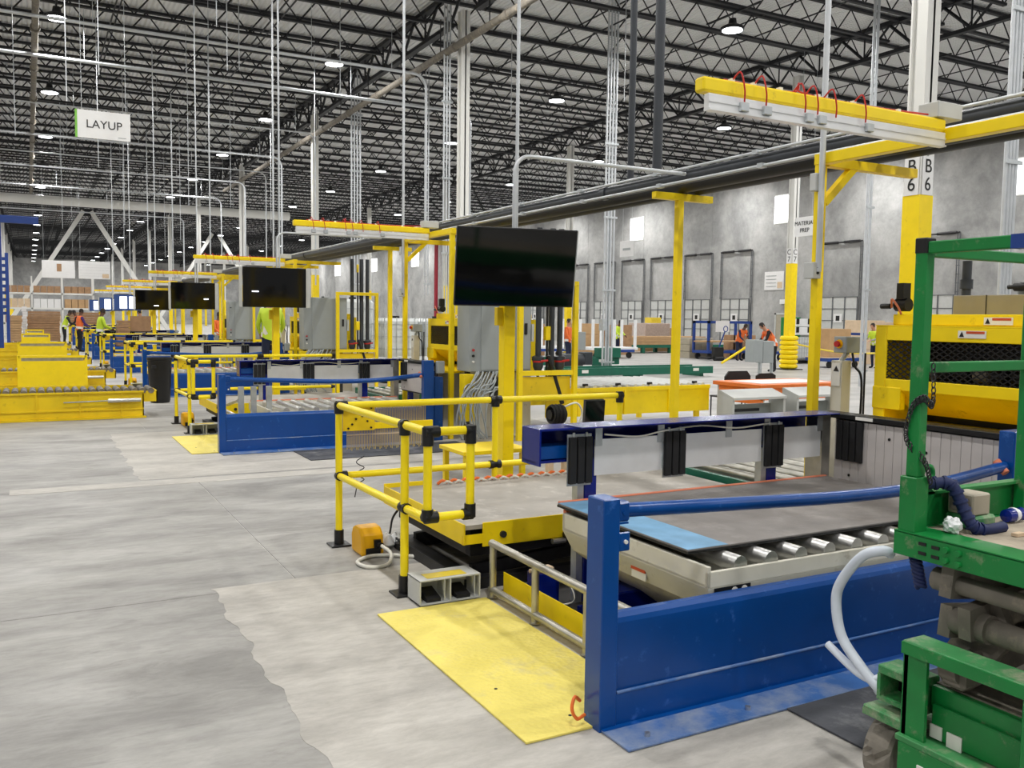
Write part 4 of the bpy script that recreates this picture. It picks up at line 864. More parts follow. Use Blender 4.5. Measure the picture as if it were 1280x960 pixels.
pts = [Vector(p) for p in smooth_path([(LX+.12, LY-.05, 1.10), (LX+.19, LY-.1, 1.10), (LX+.21, LY-.14, 1.02), (LX+.22, LY-.18, .95), (LX+.27, LY-.2, .935), (LX+.38, LY-.2, .935)], 8)]
b = MB().tube(pts, .022, 8)
for i in range(2, len(pts)-9, 3): b.tube([pts[i], pts[i+1]], .028, 8)
LIFT.append(solo('safety_lanyard', b, 'hose_navy', 'navy ribbed lanyard drooping from the lift post eye', 'lanyard', loc=(LX+.2, LY-.12, .93)))
LIFT.append(solo('spiral_cable', MB().tube([Vector((LX+.05+.012*math.cos(i*.9), 2.24+.02*math.sin(i*.9)-.0006*i, .83-.0021*i)) for i in range(60)], .009, 6), 'hose_navy', 'dark blue coiled cord under the lift platform corner', 'cord', loc=(LX+.05, 2.24, .75)))
c = thing('outlet_box', 'weathered grey outlet box on the lift platform', 'outlet', (LX+.32, LY-.08, .92)); LIFT.append(c); part('box', MB().box(LX+.26, LX+.37, LY-.15, LY-.04, .975, 1.06, .006), 'beige', c); part('cover', MB().box(LX+.253, LX+.259, LY-.135, LY-.055, .99, 1.045, .004), 'grey_dust', c); part('foot', MB().box(LX+.26, LX+.40, LY-.16, LY-.03, .919, .974, .01), 'green_dusty', c)
c = thing('drink_can', 'crushed blue and white can on the lift platform', 'can', (3.52, LY-.12, .93)); LIFT.append(c); part('body', MB().lathe([(.006, -.055), (.026, -.05), (.03, 0.0), (.022, .03), (.028, .05), (.004, .056)], (3.52, LY-.12, .948), 12, 'x'), 'blue_deep', c); part('band', MB().lathe([(.0305, -.012), (.0312, .0), (.026, .018)], (3.52, LY-.12, .948), 12, 'x'), 'white_plastic', c)
b = MB(); rr = random.Random(2); bq = bmesh.new(); bmesh.ops.create_icosphere(bq, subdivisions=3, radius=.034)
for v_ in bq.verts: v_.co *= .8+.35*rr.random()
bq.verts.ensure_lookup_table()
b.add([Vector((LX+.14, LY-.15, .953))+v_.co for v_ in bq.verts], [tuple(v_.index for v_ in f_.verts) for f_ in bq.faces]); bq.free()
LIFT.append(solo('plastic_bag', b, 'white_plastic', 'crumpled clear plastic by the lift post', 'litter', loc=(LX+.14, LY-.15, .92)))
for i, (xx, yy, w1) in enumerate(((3.30, 2.02, .05), (3.42, 1.96, .06), (3.36, 2.14, .09))):
    LIFT.append(solo('scrap', MB().obox((xx, yy, .926), (1, .5*i, 0), (-.5*i, 1, 0), (0, 0, 1), w1/2, .012, .006), 'kraft_pale', ['small pale scrap nearest the lift post', 'longer pale splinter on the lift platform', 'tan scrap block by the lanyard end on the lift'][i], 'scrap', loc=(xx, yy, .92)))
# seat the lift and what lies on it at its real size
for o in LIFT:
    p = o.location.copy(); o.scale = (.915, .915, .915); o.location = (p.x*.915, p.y*.915, p.z*.915+.146)
# ================================================================== OVERHEAD SERVICES
def run(name, label, cat, pts, r, m, n=10, bend=0.): return solo(name, MB().tube(pts, r, n), m, label, cat, loc=pts[0])
t = thing('overhead_pipe', 'thick grey pipe running along the top of the yellow T posts', 'pipe', (5.72, 1, 3.1))
part('pipe', MB().cyl((5.66, -1, 3.12), (5.66, 74, 3.12), .066, 12), 'dark_pipe', t)
fl = MB().cyl((0, -.05, 0), (0, .05, 0), .078, 12).mesh('coupling', 'dark_pipe')
for yy in [2.2+6.1*i for i in range(12)]: inst('coupling', fl, t, (5.66, yy, 3.12))
t = thing('insulated_pipe', 'fat black insulated pipe hanging beside the grey overhead pipe', 'pipe', (6.0, 1, 3.1)); part('pipe', MB().cyl((5.98, -1, 3.11), (5.98, 74, 3.11), .075, 12), 'black', t)
t = thing('insulated_pipe', 'rearmost black insulated overhead pipe above the T post ends', 'pipe', (6.2, 1, 3.1)); part('pipe', MB().cyl((6.2, -1, 3.11), (6.2, 74, 3.11), .075, 12), 'black', t)
for i, (xx, zz) in enumerate(((5.55, 3.055), (5.58, 3.185))):
    t = thing('overhead_conduit', ['lower of two slim bright conduits beside the grey overhead pipe', 'upper of two slim bright conduits beside the grey overhead pipe'][i], 'conduit', (xx, 1, zz)); part('conduit', MB().cyl((xx, -1, zz), (xx, 12.5+20*i, zz), .014, 8), 'conduit', t)
    hs = MB().box(-.03, .03, -.03, .03, -.02, .02).mesh('strap', 'galv')
    for yy in [1.6+1.4*q for q in range(8)]: inst('strap', hs, t, (xx, yy+.1*i, zz))
for k in range(0, 6):
    nm = ORDW[k]
    run('drop_conduit', 'tall bright conduit dropping from the roof to the gantry of the %s workstation' % nm, 'conduit', [(5.19, 4.80+D*k, 2.1), (5.19, 4.80+D*k, JZ)], .022, 'conduit', 8)
    run('drop_conduit', 'tall slim conduit dropping from the roof to the monitor of the %s workstation' % nm, 'conduit', [(3.78, 6.93+D*k, 2.26), (3.78, 6.93+D*k, JZ)], .016, 'conduit', 8)
    b = [(3.72, 6.86+D*k, 2.26), (3.72, 6.86+D*k, 2.98)]+arc((3.87, 6.86+D*k, 2.98), .15, math.pi, math.pi/2, (1, 0, 0), (0, 0, 1), 6)[1:]+[(5.585, 6.86+D*k, 3.13)]
    run('bent_conduit', 'bright conduit bending from the %s monitor across to the overhead pipes' % nm, 'conduit', b, .018, 'conduit', 8)
for k in range(0, 1):
    for i, (dy, r_) in enumerate(((0, .055), (.48, .04))):
        run('riser_pipe', '%s dark riser from roof to overhead pipes past the %s workstation' % (['thicker', 'thinner'][i], ORDW[k]), 'pipe', [(5.98, 7.82+dy+D*k, 3.15), (5.98, 7.82+dy+D*k, JZ)], r_, 'dark_pipe', 10)
# sprinkler main and roof runs
t = thing('sprinkler_main', 'dark grey sprinkler main under the girder of the column row', 'pipe', (10.9, 10, 9.4)); part('pipe', MB().cyl((10.9, 9, 9.45), (10.9, 58, 9.45), .10, 12), 'grey_dust', t)
cp_ = MB().cyl((0, -.08, 0), (0, .08, 0), .125, 12).mesh('coupling', 'grey_dust'); hg_ = MB().box(-.012, .012, -.012, .012, .1, 1.05).mesh('hanger', 'joist')
for yy in [11+3.2*i for i in range(15)]: inst('coupling', cp_, t, (10.9, yy, 9.45)); inst('hanger', hg_, t, (10.9, yy+1, 9.45))
t = thing('sprinkler_main', 'dark grey sprinkler main running overhead at the left', 'pipe', (.33, 14, 9.2)); part('pipe', MB().cyl((.34, 12, 9.2), (.30, 64, 9.2), .085, 12), 'grey_dust', t)
for yy in [14+4.4*i for i in range(13)]: inst('coupling', cp_, t, (.33, yy, 9.2)); inst('hanger', MB().box(-.012, .012, -.012, .012, .1, 1.3).mesh('hanger', 'joist') if yy == 14 else bpy.data.meshes['hanger'], t, (.33, yy, 9.2))
RUNS = [(25.4, 9.0, 10.7, .045), (29.2, 9.0, 14.0, .05), (36.2, 9.1, 10.4, .03), (42.5, 9.1, 10.6, .045), (46.5, 9.0, 10.8, .03), (51.5, 9.1, 10.8, .045), (58.5, 9.0, 10.8, .04), (74, 9.2, 10.8, .05)]
for i, (yy, zz, xe, r_) in enumerate(RUNS):
    pts = [(-7, yy, zz), (xe-.4, yy, zz)]+arc((xe-.4, yy, zz-.4), .4, math.pi/2, 0, (1, 0, 0), (0, 0, 1), 6)[1:]+[(xe, yy, 3.0 if i < 5 else 5.0)]
    t = thing('roof_conduit', 'pale conduit crossing under the roof and turning down, %s from the camera' % ORDN[i], 'conduit', (-7, yy, zz)); part('run', MB().tube(pts, r_, 8), 'conduit', t)
    hr = MB().cyl((0, 0, .02), (0, 0, JZ-zz+.05), .008, 5).mesh('hanger_rod', 'galv')
    for xx in (-1.2, 1.6, 4.4, 7.2, 9.6): inst('hanger_rod', hr, t, (xx, yy, zz))
t = thing('air_duct', 'long white overhead duct crossing the hall at the left', 'duct', (6, 66, 9)); part('duct', MB().cyl((-6, 66, 9.05), (17, 66, 9.0), .3, 14), 'white_paint', t)
for xx in (-2, 3, 8, 13): part('hanger', MB().cyl((xx, 66, 9.3), (xx, 66, JZ+.02), .02, 6), 'galv', t)
def bundle(X, Y, n, z0, label, gap=.11, r_=.032):
    t = thing('conduit_bundle', label, 'conduit', (X, Y, z0))
    for i in range(n): part('conduit', MB().cyl((X+gap*i, Y, z0), (X+gap*i, Y, DECKZ), r_, 8), 'conduit', t)
    for zz in (z0+.4, z0+2.6, z0+4.8, z0+7): 
        if zz < JZ: part('strut', MB().box(X-.08, X+gap*(n-1)+.08, Y-.06, Y-.03, zz, zz+.06), 'galv', t)
    return t
t = bundle(15.45, 22.7, 4, 0, 'bundle of four bright conduits standing behind the T post'); part('slotted_channel', MB().box(15.62, 15.70, 22.76, 22.82, 0, 5.2).box(15.3, 15.4, 22.5, 22.7, 1.4, 1.75), 'galv', t)
bundle(19.9, 16.8, 2, 0, 'pair of bright conduits standing left of the nearest white column', .14, .04)
bundle(12.75, 8.3, 4, 1.5, 'bundle of bright conduits at the right edge of the picture', .08, .03)
bundle(10.85, 24.4, 3, 1.0, 'three bright conduits strapped beside the second white column', .09, .028)
bundle(11.3, 34.3, 4, 2.6, 'bundle of bright conduits left of the second white column', .12, .034)
bundle(13.6, 32.3, 2, 2.6, 'pair of slim conduits between the second and third columns', .12, .025)
RODS = [(.3, 13.3, 8.8, 6.2), (.8, 21, 10.5, 6.1), (1.5, 22.2, 10.5, 7.0), (4, 22, 10.5, 8.4), (4.5, 23.4, 10.5, 7.8), (2, 30.5, 10.5, 6.2), (5.2, 25.4, 10.5, 8.4), (5.0, 33, 10.5, 5.5), (8, 25.3, 10.5, 8.0), (7.2, 37, 10.5, 6), (8.6, 30, 10.5, 7.1), (6, 42, 10.5, 5), (3.2, 36, 10.5, 5), (-.2, 28, 10.5, 6.5), (9.5, 40, 10.5, 5.4), (1.4, 44, 10.5, 5.4), (4.4, 50, 10.5, 5), (7, 55, 10.5, 5), (14.5, 20.5, 10.5, 7.7), (13.4, 25, 10.5, 8)]
ROW = ['first', 'second', 'third', 'fourth', 'fifth', 'sixth', 'seventh', 'eighth', 'ninth', 'tenth', 'eleventh', 'twelfth', 'thirteenth', 'fourteenth', 'fifteenth', 'sixteenth', 'seventeenth', 'eighteenth', 'nineteenth', 'twentieth']
RODS.sort(key=lambda r: r[0]/r[1])
for i, (xx, yy, za, zb) in enumerate(RODS): run('hanger_rod', 'thin rod hanging from the roof, %s from the left' % ROW[i], 'rod', [(xx, yy, DECKZ), (xx, yy, zb)], .011, 'conduit', 6)
run('fire_riser', 'maroon fire riser standing on the concrete wall', 'pipe', [(36.9, 84.7, 0), (36.9, 84.7, 9.5)], .2, 'maroon_pipe', 10)
# ================================================================== SIGNS
def sign(name, label, x0, x1, y, z0, z1, rods=True, txt=None, size=.3, rot=None, strip=None):
    t = thing(name, label, 'sign', ((x0+x1)/2, y, z0)); part('board', MB().box(x0, x1, y, y+.02, z0, z1, .003), 'white_board', t)
    if strip: part('edge_strip', MB().box(x0-.05, x0, y-.002, y+.02, z0, z1), strip, t)
    if txt:
        for j, line in enumerate(txt):
            inst('lettering', text_mesh(line, size, 'ink', .003), t, ((x0+x1)/2, y-.006, (z0+z1)/2+(len(txt)-1)*size*.55-j*size*1.15), (math.pi/2, 0, 0))
    if rods:
        for xx in (x0+.1, x1-.1): part('wire', MB().cyl((xx, y+.01, z1), (xx, y+.01, DECKZ), .006, 5), 'galv', t)
    return t
t = sign('hanging_sign', 'white hanging sign reading LAYUP with a green edge strip', 1.13, 2.30, 24, 5.92, 6.58, True, ['LAYUP'], .27, None, 'sign_green'); part('small_print', MB().box(2.02, 2.2, 23.994, 23.998, 5.98, 5.995), 'cabinet_grey', t)
t = sign('hanging_sign', 'large white hanging board with a brown rectangle at the far left', .76, 2.52, 60, 3.81, 4.84); part('brown_square', MB().box(1.55, 1.8, 59.99, 59.998, 4.2, 4.65), 'brown_board', t)
t = sign('hanging_sign', 'large white hanging board with a faint grid and pink corner at the far left', 2.72, 4.46, 60, 3.81, 4.86)
for q in range(5): part('grid_line', MB().box(2.8, 4.4, 59.992, 59.998, 3.98+q*.17, 3.985+q*.17), 'cabinet_grey', t)
part('pink_table', MB().box(4.02, 4.38, 59.985, 59.991, 3.88, 4.12), 'kraft_pale', t)
t = thing('hanging_sign', 'small white hanging sign reading MATERIAL PREP beside a column', 'sign', (23.5, 22.4, 4.7)); 
part('board', MB().box(23.49, 23.51, 21.95, 22.85, 4.68, 5.34, .003), 'white_board', t)
for j, line in enumerate(('MATERIAL', 'PREP')): inst('lettering', text_mesh(line, .2, 'ink', .003), t, (23.48, 22.4, 5.12-j*.24), (math.pi/2, 0, -math.pi/2))
for yy in (22.1, 22.7): part('wire', MB().cyl((23.5, yy, 5.34), (23.5, yy, DECKZ), .006, 5), 'galv', t)
t = thing('hanging_sign', 'small white hanging sign with faint print before the far dock doors', 'sign', (35, 48.8, 5.9)); part('board', MB().box(34.99, 35.01, 48.05, 49.6, 5.93, 6.98, .003), 'white_board', t); part('faint_print', MB().box(34.98, 34.988, 48.4, 49.25, 6.35, 6.5), 'cabinet_grey', t)
for yy in (48.3, 49.3): part('wire', MB().cyl((35, yy, 6.98), (35, yy, DECKZ), .01, 5), 'galv', t)
t = thing('wall_notice', 'white paper notice with pink corner on the concrete wall', 'notice', (37.4, 37.9, 3.56)); part('sheet', MB().box(37.46, 37.49, 37.15, 38.63, 3.56, 4.6), 'white_board', t); part('pink_table', MB().box(37.44, 37.455, 37.25, 37.6, 3.65, 4.0), 'kraft_pale', t)
for q in range(4): part('text_row', MB().box(37.445, 37.455, 37.7, 38.5, 3.75+q*.2, 3.78+q*.2), 'cabinet_grey', t)
# ================================================================== LEFT CONVEYORS
rl = MB().lathe([(.01, 0), (.048, 0), (.048, .66), (.01, .66)], (0, 0, 0), 12, 'y').mesh('roller', 'grey_dust')
for i, (Yc, xr, hz, h0, h1) in enumerate(((15.95, 1.66, None, 0, 0), (22.0, 1.5, .80, -.21, 1.09), (28.2, 1.35, .92, -.26, .9), (34.4, 1.3, 1.02, -.2, .6), (40.6, 1.3, 1.05, -.1, .5))):
    t = thing('roller_conveyor', 'long yellow roller conveyor at the left, %s from the camera' % ORDN[i], 'conveyor', (-1.5, Yc+.4, 0), 'yellow roller conveyors on the left')
    b = MB().box(-7, xr, Yc, Yc+.02, .0, .44).box(-7, xr, Yc-.03, Yc, .42, .45).box(-7, xr+.03, Yc-.06, Yc, .0, .03).box(-7, xr, Yc-.02, Yc, .14, .16)
    part('side_panel', b, 'yellow_worn', t); part('back_panel', MB().box(-7, xr-.1, Yc+.72, Yc+.74, .0, .50), 'yellow_worn', t)
    part('end_panel', MB().box(xr-.02, xr, Yc, Yc+.74, 0, .40).box(xr, xr+.22, Yc+.05, Yc+.08, .26, .44).box(xr+.2, xr+.22, Yc+.05, Yc+.7, .26, .44), 'yellow_worn', t)
    for q in range(10): part('stiffener', MB().box(xr-.35-q*.62, xr-.33-q*.62, Yc-.025, Yc, .03, .42), 'yellow_worn', t)
    n = 30 if i < 2 else 14
    for q in range(n): inst('roller', rl, t, (xr+.12-q*.125, Yc+.04, .445))
    cy = part('cylinder', MB().cyl((xr-.55, Yc-.06, .30), (xr-.05, Yc-.06, .30), .035, 10), 'steel', t, 'bright pneumatic cylinder'); part('piston_rod', MB().cyl((xr-1.2, Yc-.06, .29), (xr-.55, Yc-.06, .30), .012, 6), 'steel_dull', cy)
    if hz:
        part('hood', MB().box(h0, h1, Yc-.25, Yc-.22, .12, hz-.12), 'yellow', t, 'taller yellow guard panel')
        part('hood_frame', MB().box(h0-.03, h0+.02, Yc-.26, Yc-.21, 0, hz).box(h1-.02, h1+.03, Yc-.26, Yc-.21, 0, hz).box(h0, h1, Yc-.26, Yc-.21, hz-.05, hz), 'yellow', t)
        part('hood_slot', MB().box(h0+.05, h1-.05, Yc-.20, Yc-.18, hz-.12, hz-.05), 'steel_dull', t)
solo('black_bag', (lambda b: [b.lathe([(.05, 0), (.2, .05), (.22, .16), (.12, .28), (.02, .3)], (-.1+.22*i, 28.5, .47+.03*(i % 2)), 9) for i in range(4)] and b)(MB()), 'black', 'black bundle heaped on a far yellow conveyor', 'bag', loc=(.2, 28.5, .47))
t = thing('trash_bin', 'tall black round waste bin beside the third workstation', 'bin', (2.23, 18.55, 0)); part('body', MB().lathe([(.17, 0), (.19, .05), (.225, .84)], (2.23, 18.55, 0), 20), 'black', t); part('rim', MB().lathe([(.225, .83), (.24, .84), (.24, .88), (.22, .88), (.21, .82)], (2.23, 18.55, 0), 20), 'black', t); part('handle', MB().box(2.06, 2.14, 18.32, 18.36, .68, .74, .006), 'dark_steel', t)
t = thing('gantry_frame', 'blue steel upright and overhead beam at the left edge', 'frame', (-.87, 37, 0)); part('upright', MB().box(-1.0, -.80, 36.9, 37.1, 0, 5.2, .01), 'blue_rack', t); part('beam', MB().box(-6, .40, 36.9, 37.1, 4.92, 5.18, .01), 'blue_rack', t)
# storage racks and stacks at the back left
t = thing('storage_rack', 'storage rack of boxed panels at the far left', 'rack', (1.4, 75, 0))
for xx in (-1.6, .2, 2.2, 4.3): part('upright', MB().box(xx, xx+.1, 74.5, 74.6, 0, 4.4).box(xx, xx+.1, 75.8, 75.9, 0, 4.4), 'white_paint', t)
for zz in (1.0, 2.1, 3.2): part('beam', MB().box(-1.6, 4.4, 74.5, 74.58, zz-.12, zz).box(-1.6, 4.4, 75.82, 75.9, zz-.12, zz), 'white_paint', t)
rr = random.Random(9)
RB = [('brown', 'brown_board'), ('tan', 'cardboard'), ('white', 'white_board'), ('pale', 'kraft_pale')]
for zi, zz in enumerate((1.0, 2.1, 3.2)):
    for xi, (xa, xb) in enumerate(((-1.5, .15), (.35, 2.15), (2.4, 4.2))):
        nm, mm = RB[(zi*2+xi*3+(zi == 1)) % 4] if zi != 2 else RB[0]
        t = thing('board_bundle', '%s bundle on the %s shelf, %s bay of the far rack' % (nm, ['lowest', 'middle', 'top'][zi], ['left', 'centre', 'right'][xi]), 'bundle', ((xa+xb)/2, 75.1, zz), 'bundles on the far rack')
        n = 4; w = (xb-xa)/n
        for q in range(n): part('pack', MB().box(xa+q*w+.02, xa+(q+1)*w-.02, 74.55, 75.8, zz, zz+.5+.15*(zi == 1)), mm, t)
def stack(label, x0, x1, y0, y1, z0, n, th, m, name='board_stack'):
    t = thing(name, label, 'stack', ((x0+x1)/2, (y0+y1)/2, 0), 'stacks of boards at the back')
    rr = random.Random(int(x0*100)+n)
    part('pallet', MB().box(x0, x1, y0, y1, 0, .04).box(x0, x1, y0, y1, z0-.04, z0).box(x0, x0+.1, y0, y1, 0, z0).box(x1-.1, x1, y0, y1, 0, z0).box((x0+x1)/2-.05, (x0+x1)/2+.05, y0, y1, 0, z0), 'cardboard', t)
    for q in range(n):
        dx, dy = rr.uniform(-.03, .03), rr.uniform(-.03, .03); part('board', MB().box(x0+dx, x1+dx, y0+dy, y1+dy, z0+q*th, z0+(q+1)*th-.012), m, t)
    return t
stack('wide brown stack of boards behind the workers at the left', -.05, 1.6, 58, 59.4, .14, 12, .14, 'brown_board')
stack('narrow brown stack of boards near the blue upright', -1.0, -.36, 57, 58.2, .14, 10, .14, 'cardboard')
stack('white stack of boards between two brown stacks', -.34, -.08, 60.2, 61.4, .14, 13, .15, 'white_board')
stack('tall stack of brown boards under the lit screens', 2.2, 3.9, 60, 61.2, .14, 11, .15, 'brown_board')
stack('long brown stack of panels beside the fifth workstation', 2.98, 3.42, 37.2, 37.95, .5, 7, .14, 'brown_board')
t = thing('upright_board', 'square brown board standing on edge beside the fifth workstation', 'board', (3.85, 37.4, 0)); part('board', MB().box(3.45, 4.2, 37.4, 37.44, 1.05, 1.64), 'brown_board', t); part('frame', MB().box(3.43, 4.22, 37.39, 37.45, 1.02, 1.05).box(3.55, 3.61, 37.4, 37.44, 0, 1.03).box(4.0, 4.06, 37.4, 37.44, 0, 1.03), 'dark_steel', t)
b = MB()
t = thing('stacked_frames', 'pile of dark blue steel frames at the far left edge', 'stack', (-1.7, 50, 0))
for q in range(9): part('frame', MB().box(-2.6, -.85, 50, 50.1, 1.6+q*.33, 1.75+q*.33).box(-2.6, -2.5, 50, 51.2, 1.6+q*.33, 1.75+q*.33).box(-.95, -.85, 50, 51.2, 1.6+q*.33, 1.75+q*.33), 'blue_rack', t)
part('corner_post', MB().box(-2.65, -2.5, 49.95, 50.1, 0, 4.6).box(-.95, -.80, 49.95, 50.1, 0, 4.6), 'blue_rack', t)
# ================================================================== RIGHT-HAND FLOOR ITEMS
t = thing('work_table', 'long table with bright orange top behind the alignment fence', 'table', (10.2, 10.6, 0)); part('top', MB().box(9.8, 11.65, 10.1, 11.2, .70, .76, .004), 'orange_top', t); part('apron', MB().box(9.85, 11.6, 10.14, 10.18, .52, .70).box(9.85, 9.89, 10.14, 11.1, .45, .70), 'orange_top', t)
for (a, c_) in ((9.86, 10.15), (11.5, 10.15), (9.86, 11.08), (11.5, 11.08)): part('leg', MB().box(a, a+.07, c_, c_+.07, 0, .7), 'lightgrey', t)
part('paper', MB().box(10.0, 11.5, 10.3, 11.0, .762, .766), 'white_board', t)
for i, xx in enumerate((10.25, 10.95)):
    t = thing('folding_chair', ['larger black chair back showing over the orange table', 'smaller black chair back right of the other over the orange table'][i], 'chair', (xx+.25, 11.55, 0), 'black chairs at the orange table')
    w = .56-.12*i
    part('backrest', MB().prism([(xx, .70), (xx+w, .70), (xx+w, .80), (xx+w-.08, .89-.05*i), (xx+.08, .89-.05*i), (xx, .80)], 'y', 11.4, 11.43), 'black', t); part('seat', MB().box(xx+.04, xx+w-.04, 11.43, 11.83, .43, .46, .01), 'black', t)
    for (a, c_) in ((xx+.05, 11.43), (xx+w-.08, 11.43), (xx+.05, 11.8), (xx+w-.08, 11.8)): part('leg', MB().cyl((a, c_, 0), (a, c_, .45 if c_ > 11.5 else .74), .012, 8), 'dark_steel', t)
for i, (x0, x1) in enumerate(((6.40, 7.15), (7.32, 8.02))):
    t = thing('machine_cover', ['left', 'right'][i]+' cream sheet-metal cover behind the alignment fence', 'cover', ((x0+x1)/2, 7.3, 0), 'cream covers behind the fence')
    part('hood', MB().prism([(6.98, .93), (7.2, 1.0), (7.22, 1.0), (7.22, .975), (6.98, .905)], 'x', x0, x1), 'lightgrey', t); part('cheek', MB().prism([(7.0, .62), (7.22, .62), (7.22, .98), (7.0, .91)], 'x', x0, x0+.03), 'lightgrey', t); part('cheek', MB().prism([(7.0, .62), (7.22, .62), (7.22, .98), (7.0, .91)], 'x', x1-.03, x1), 'lightgrey', t)
    part('back_plate', MB().box(x0+.03, x1-.03, 7.19, 7.215, .62, .84), 'cabinet_grey', t); part('body', MB().box(x0-.05, x1+.02, 6.98, 7.24, .0, .62, .006), 'lightgrey', t); part('slot', MB().box(x0+.1, x1-.2, 7.18, 7.19, .76, .79), 'black', t)
t = thing('relay_cabinet', 'grey twin cabinet on steel legs beyond the orange table', 'cabinet', (20.4, 21.2, 0)); part('body', MB().box(20.02, 20.4, 21, 21.4, .45, 1.16, .01), 'cabinet_grey', t); part('body', MB().box(20.46, 20.92, 21.05, 21.4, .42, 1.12, .01), 'cabinet_grey', t); part('post', MB().box(20.40, 20.46, 21.1, 21.2, 0, 1.1).box(20.90, 20.95, 21.1, 21.2, 0, 1.1), 'galv', t)
t = thing('utility_cabinet', 'small grey cabinet on a stand behind the hoist frame', 'cabinet', (18.6, 29, 0)); part('body', MB().box(18.2, 18.95, 29, 29.4, .55, 1.25, .01), 'cabinet_grey', t); part('stand', MB().box(18.5, 18.65, 29.1, 29.25, 0, .55), 'galv', t)
for i, (x0, x1, yy, h_) in enumerate(((13.4, 18.9, 21.6, .32), (12.9, 17.0, 24.0, .5))):
    t = thing('green_skid', ['long low green steel skid beyond the discharge conveyor', 'taller green conveyor skid with gear motor by the conduits', 'short flat green steel skid beside the orange table'][i], 'skid', ((x0+x1)/2, yy, 0))
    part('beam', MB().box(x0, x1, yy, yy+.12, h_-.22 if h_ > .25 else 0, h_), 'green_conv', t); part('beam', MB().box(x0, x1, yy+1.0, yy+1.12, h_-.22 if h_ > .25 else 0, h_), 'green_conv', t)
    for xx in (x0+.3, (x0+x1)/2, x1-.4): part('cross_member', MB().box(xx, xx+.12, yy+.12, yy+1.0, 0, h_-.04), 'green_conv', t)
    for xx in (x0+.6, x1-.8): part('tag', MB().box(xx, xx+.22, yy-.012, yy-.002, h_-.14, h_-.05), 'label_white', t)
    if i == 1: part('gear_motor', MB().cyl((14.6, yy-.2, .45), (15.4, yy-.2, .45), .2, 14).box(15.4, 15.7, yy-.4, yy, .3, .7, .02), 'dark_pipe', t); part('drive_box', MB().box(16.2, 17.0, yy-.1, yy+.3, .5, .82, .02), 'green_conv', t)
# green roller table with boards
t = thing('green_table', 'long green steel table carrying a flat board load near the dock doors', 'table', (30, 38.6, 0))
part('frame', MB().box(26, 34, 38, 38.12, .28, .44).box(26, 34, 39.4, 39.52, .28, .44), 'green_conv', t)
for xx in (26.6, 28.4, 30.2, 32.4): part('leg', MB().box(xx, xx+.18, 38.02, 38.2, 0, .3), 'green_conv', t); part('leg', MB().box(xx, xx+.18, 39.3, 39.48, 0, .3), 'green_conv', t)
t = thing('flat_load', 'long flat tan load of boards on the green table', 'load', (30, 38.7, .44))
for q in range(3): part('board', MB().box(27.7-.1*q, 32.6+.05*q, 38.05, 39.4, .445+q*.15, .585+q*.15), 'cardboard', t)
t = thing('wrapped_pallet', 'square plastic-wrapped brown pallet load behind the flat boards', 'pallet load', (31, 41, 0)); part('load', MB().box(30.2, 31.95, 40.2, 41.8, .6, 1.58, .03), 'wrap', t); part('pallet', MB().box(30.1, 32.0, 40.1, 41.9, 0, .6), 'cardboard', t)
t = thing('carton', 'small yellow-labelled carton on top of the wrapped pallet load', 'carton', (31.2, 41, 1.59)); part('box', MB().box(30.9, 31.6, 40.6, 41.2, 1.585, 1.9, .01), 'caution', t)
# white post carts
for i, (x0, yy) in enumerate(((21.9, 33), (19.6, 34.5))):
    t = thing('post_cart', ['right', 'left'][i]+' white flat cart with tall white corner posts', 'cart', (x0+1.2, yy+.5, 0), 'white post carts')
    part('deck', MB().box(x0, x0+2.5, yy, yy+1.2, .38, .5, .01), 'white_plastic', t); part('bumper', MB().box(x0+.2, x0+2.3, yy-.03, yy, .28, .4), 'blue_rack', t)
    for xx in (x0+.05, x0+1.2, x0+2.35):
        for y2 in (yy+.05, yy+1.1): part('corner_post', MB().box(xx, xx+.1, y2, y2+.1, .5, 1.75), 'white_plastic', t)
    for xx in (x0+.3, x0+2.1):
        for y2 in (yy+.1, yy+1.0): part('wheel', MB().cyl((xx, y2, .14), (xx, y2+.07, .14), .14, 12), 'black', t)
for i, (x0, x1, y0, z0, z1, m, l) in enumerate(((23.0, 24.2, 35.6, 0, 1.55, 'cardboard', 'tan carton stack behind the white post carts'), (25.2, 26.6, 36.5, .0, 1.5, 'brown_board', 'brown carton stack right of the white post carts'), (20.6, 21.6, 36.6, 0, 1.5, 'brown_board', 'brown carton stack left behind the white post carts'), (26.9, 28.3, 32.4, .0, .95, 'beige', 'grey-brown carton stack inside the blue cart row'), (33.4, 35.0, 43, 0, 1.3, 'cardboard', 'far tan carton stack beside the dock doors'), (29.3, 30.4, 31.8, .0, 1.1, 'brown_board', 'brown carton behind the bending workers'), (30.9, 32.2, 26, 0, 1.86, 'kraft_pale', 'pale carton stack behind the lime vested worker'), (34.0, 36, 27.5, 0, 1.8, 'kraft_pale', 'wide pale carton stack by the right dock door'))):
    t = thing('carton_stack', l, 'cartons', ((x0+x1)/2, y0+.5, 0), 'carton stacks near the dock doors'); n = 3
    for q in range(n):
        h = (z1-z0)/n
        for w in range(2):
            xm = (x0+x1)/2; part('carton', MB().box(x0 if w == 0 else xm+.01, xm-.01 if w == 0 else x1, y0, y0+1.0, z0+q*h, z0+(q+1)*h-.01, .01), m, t)
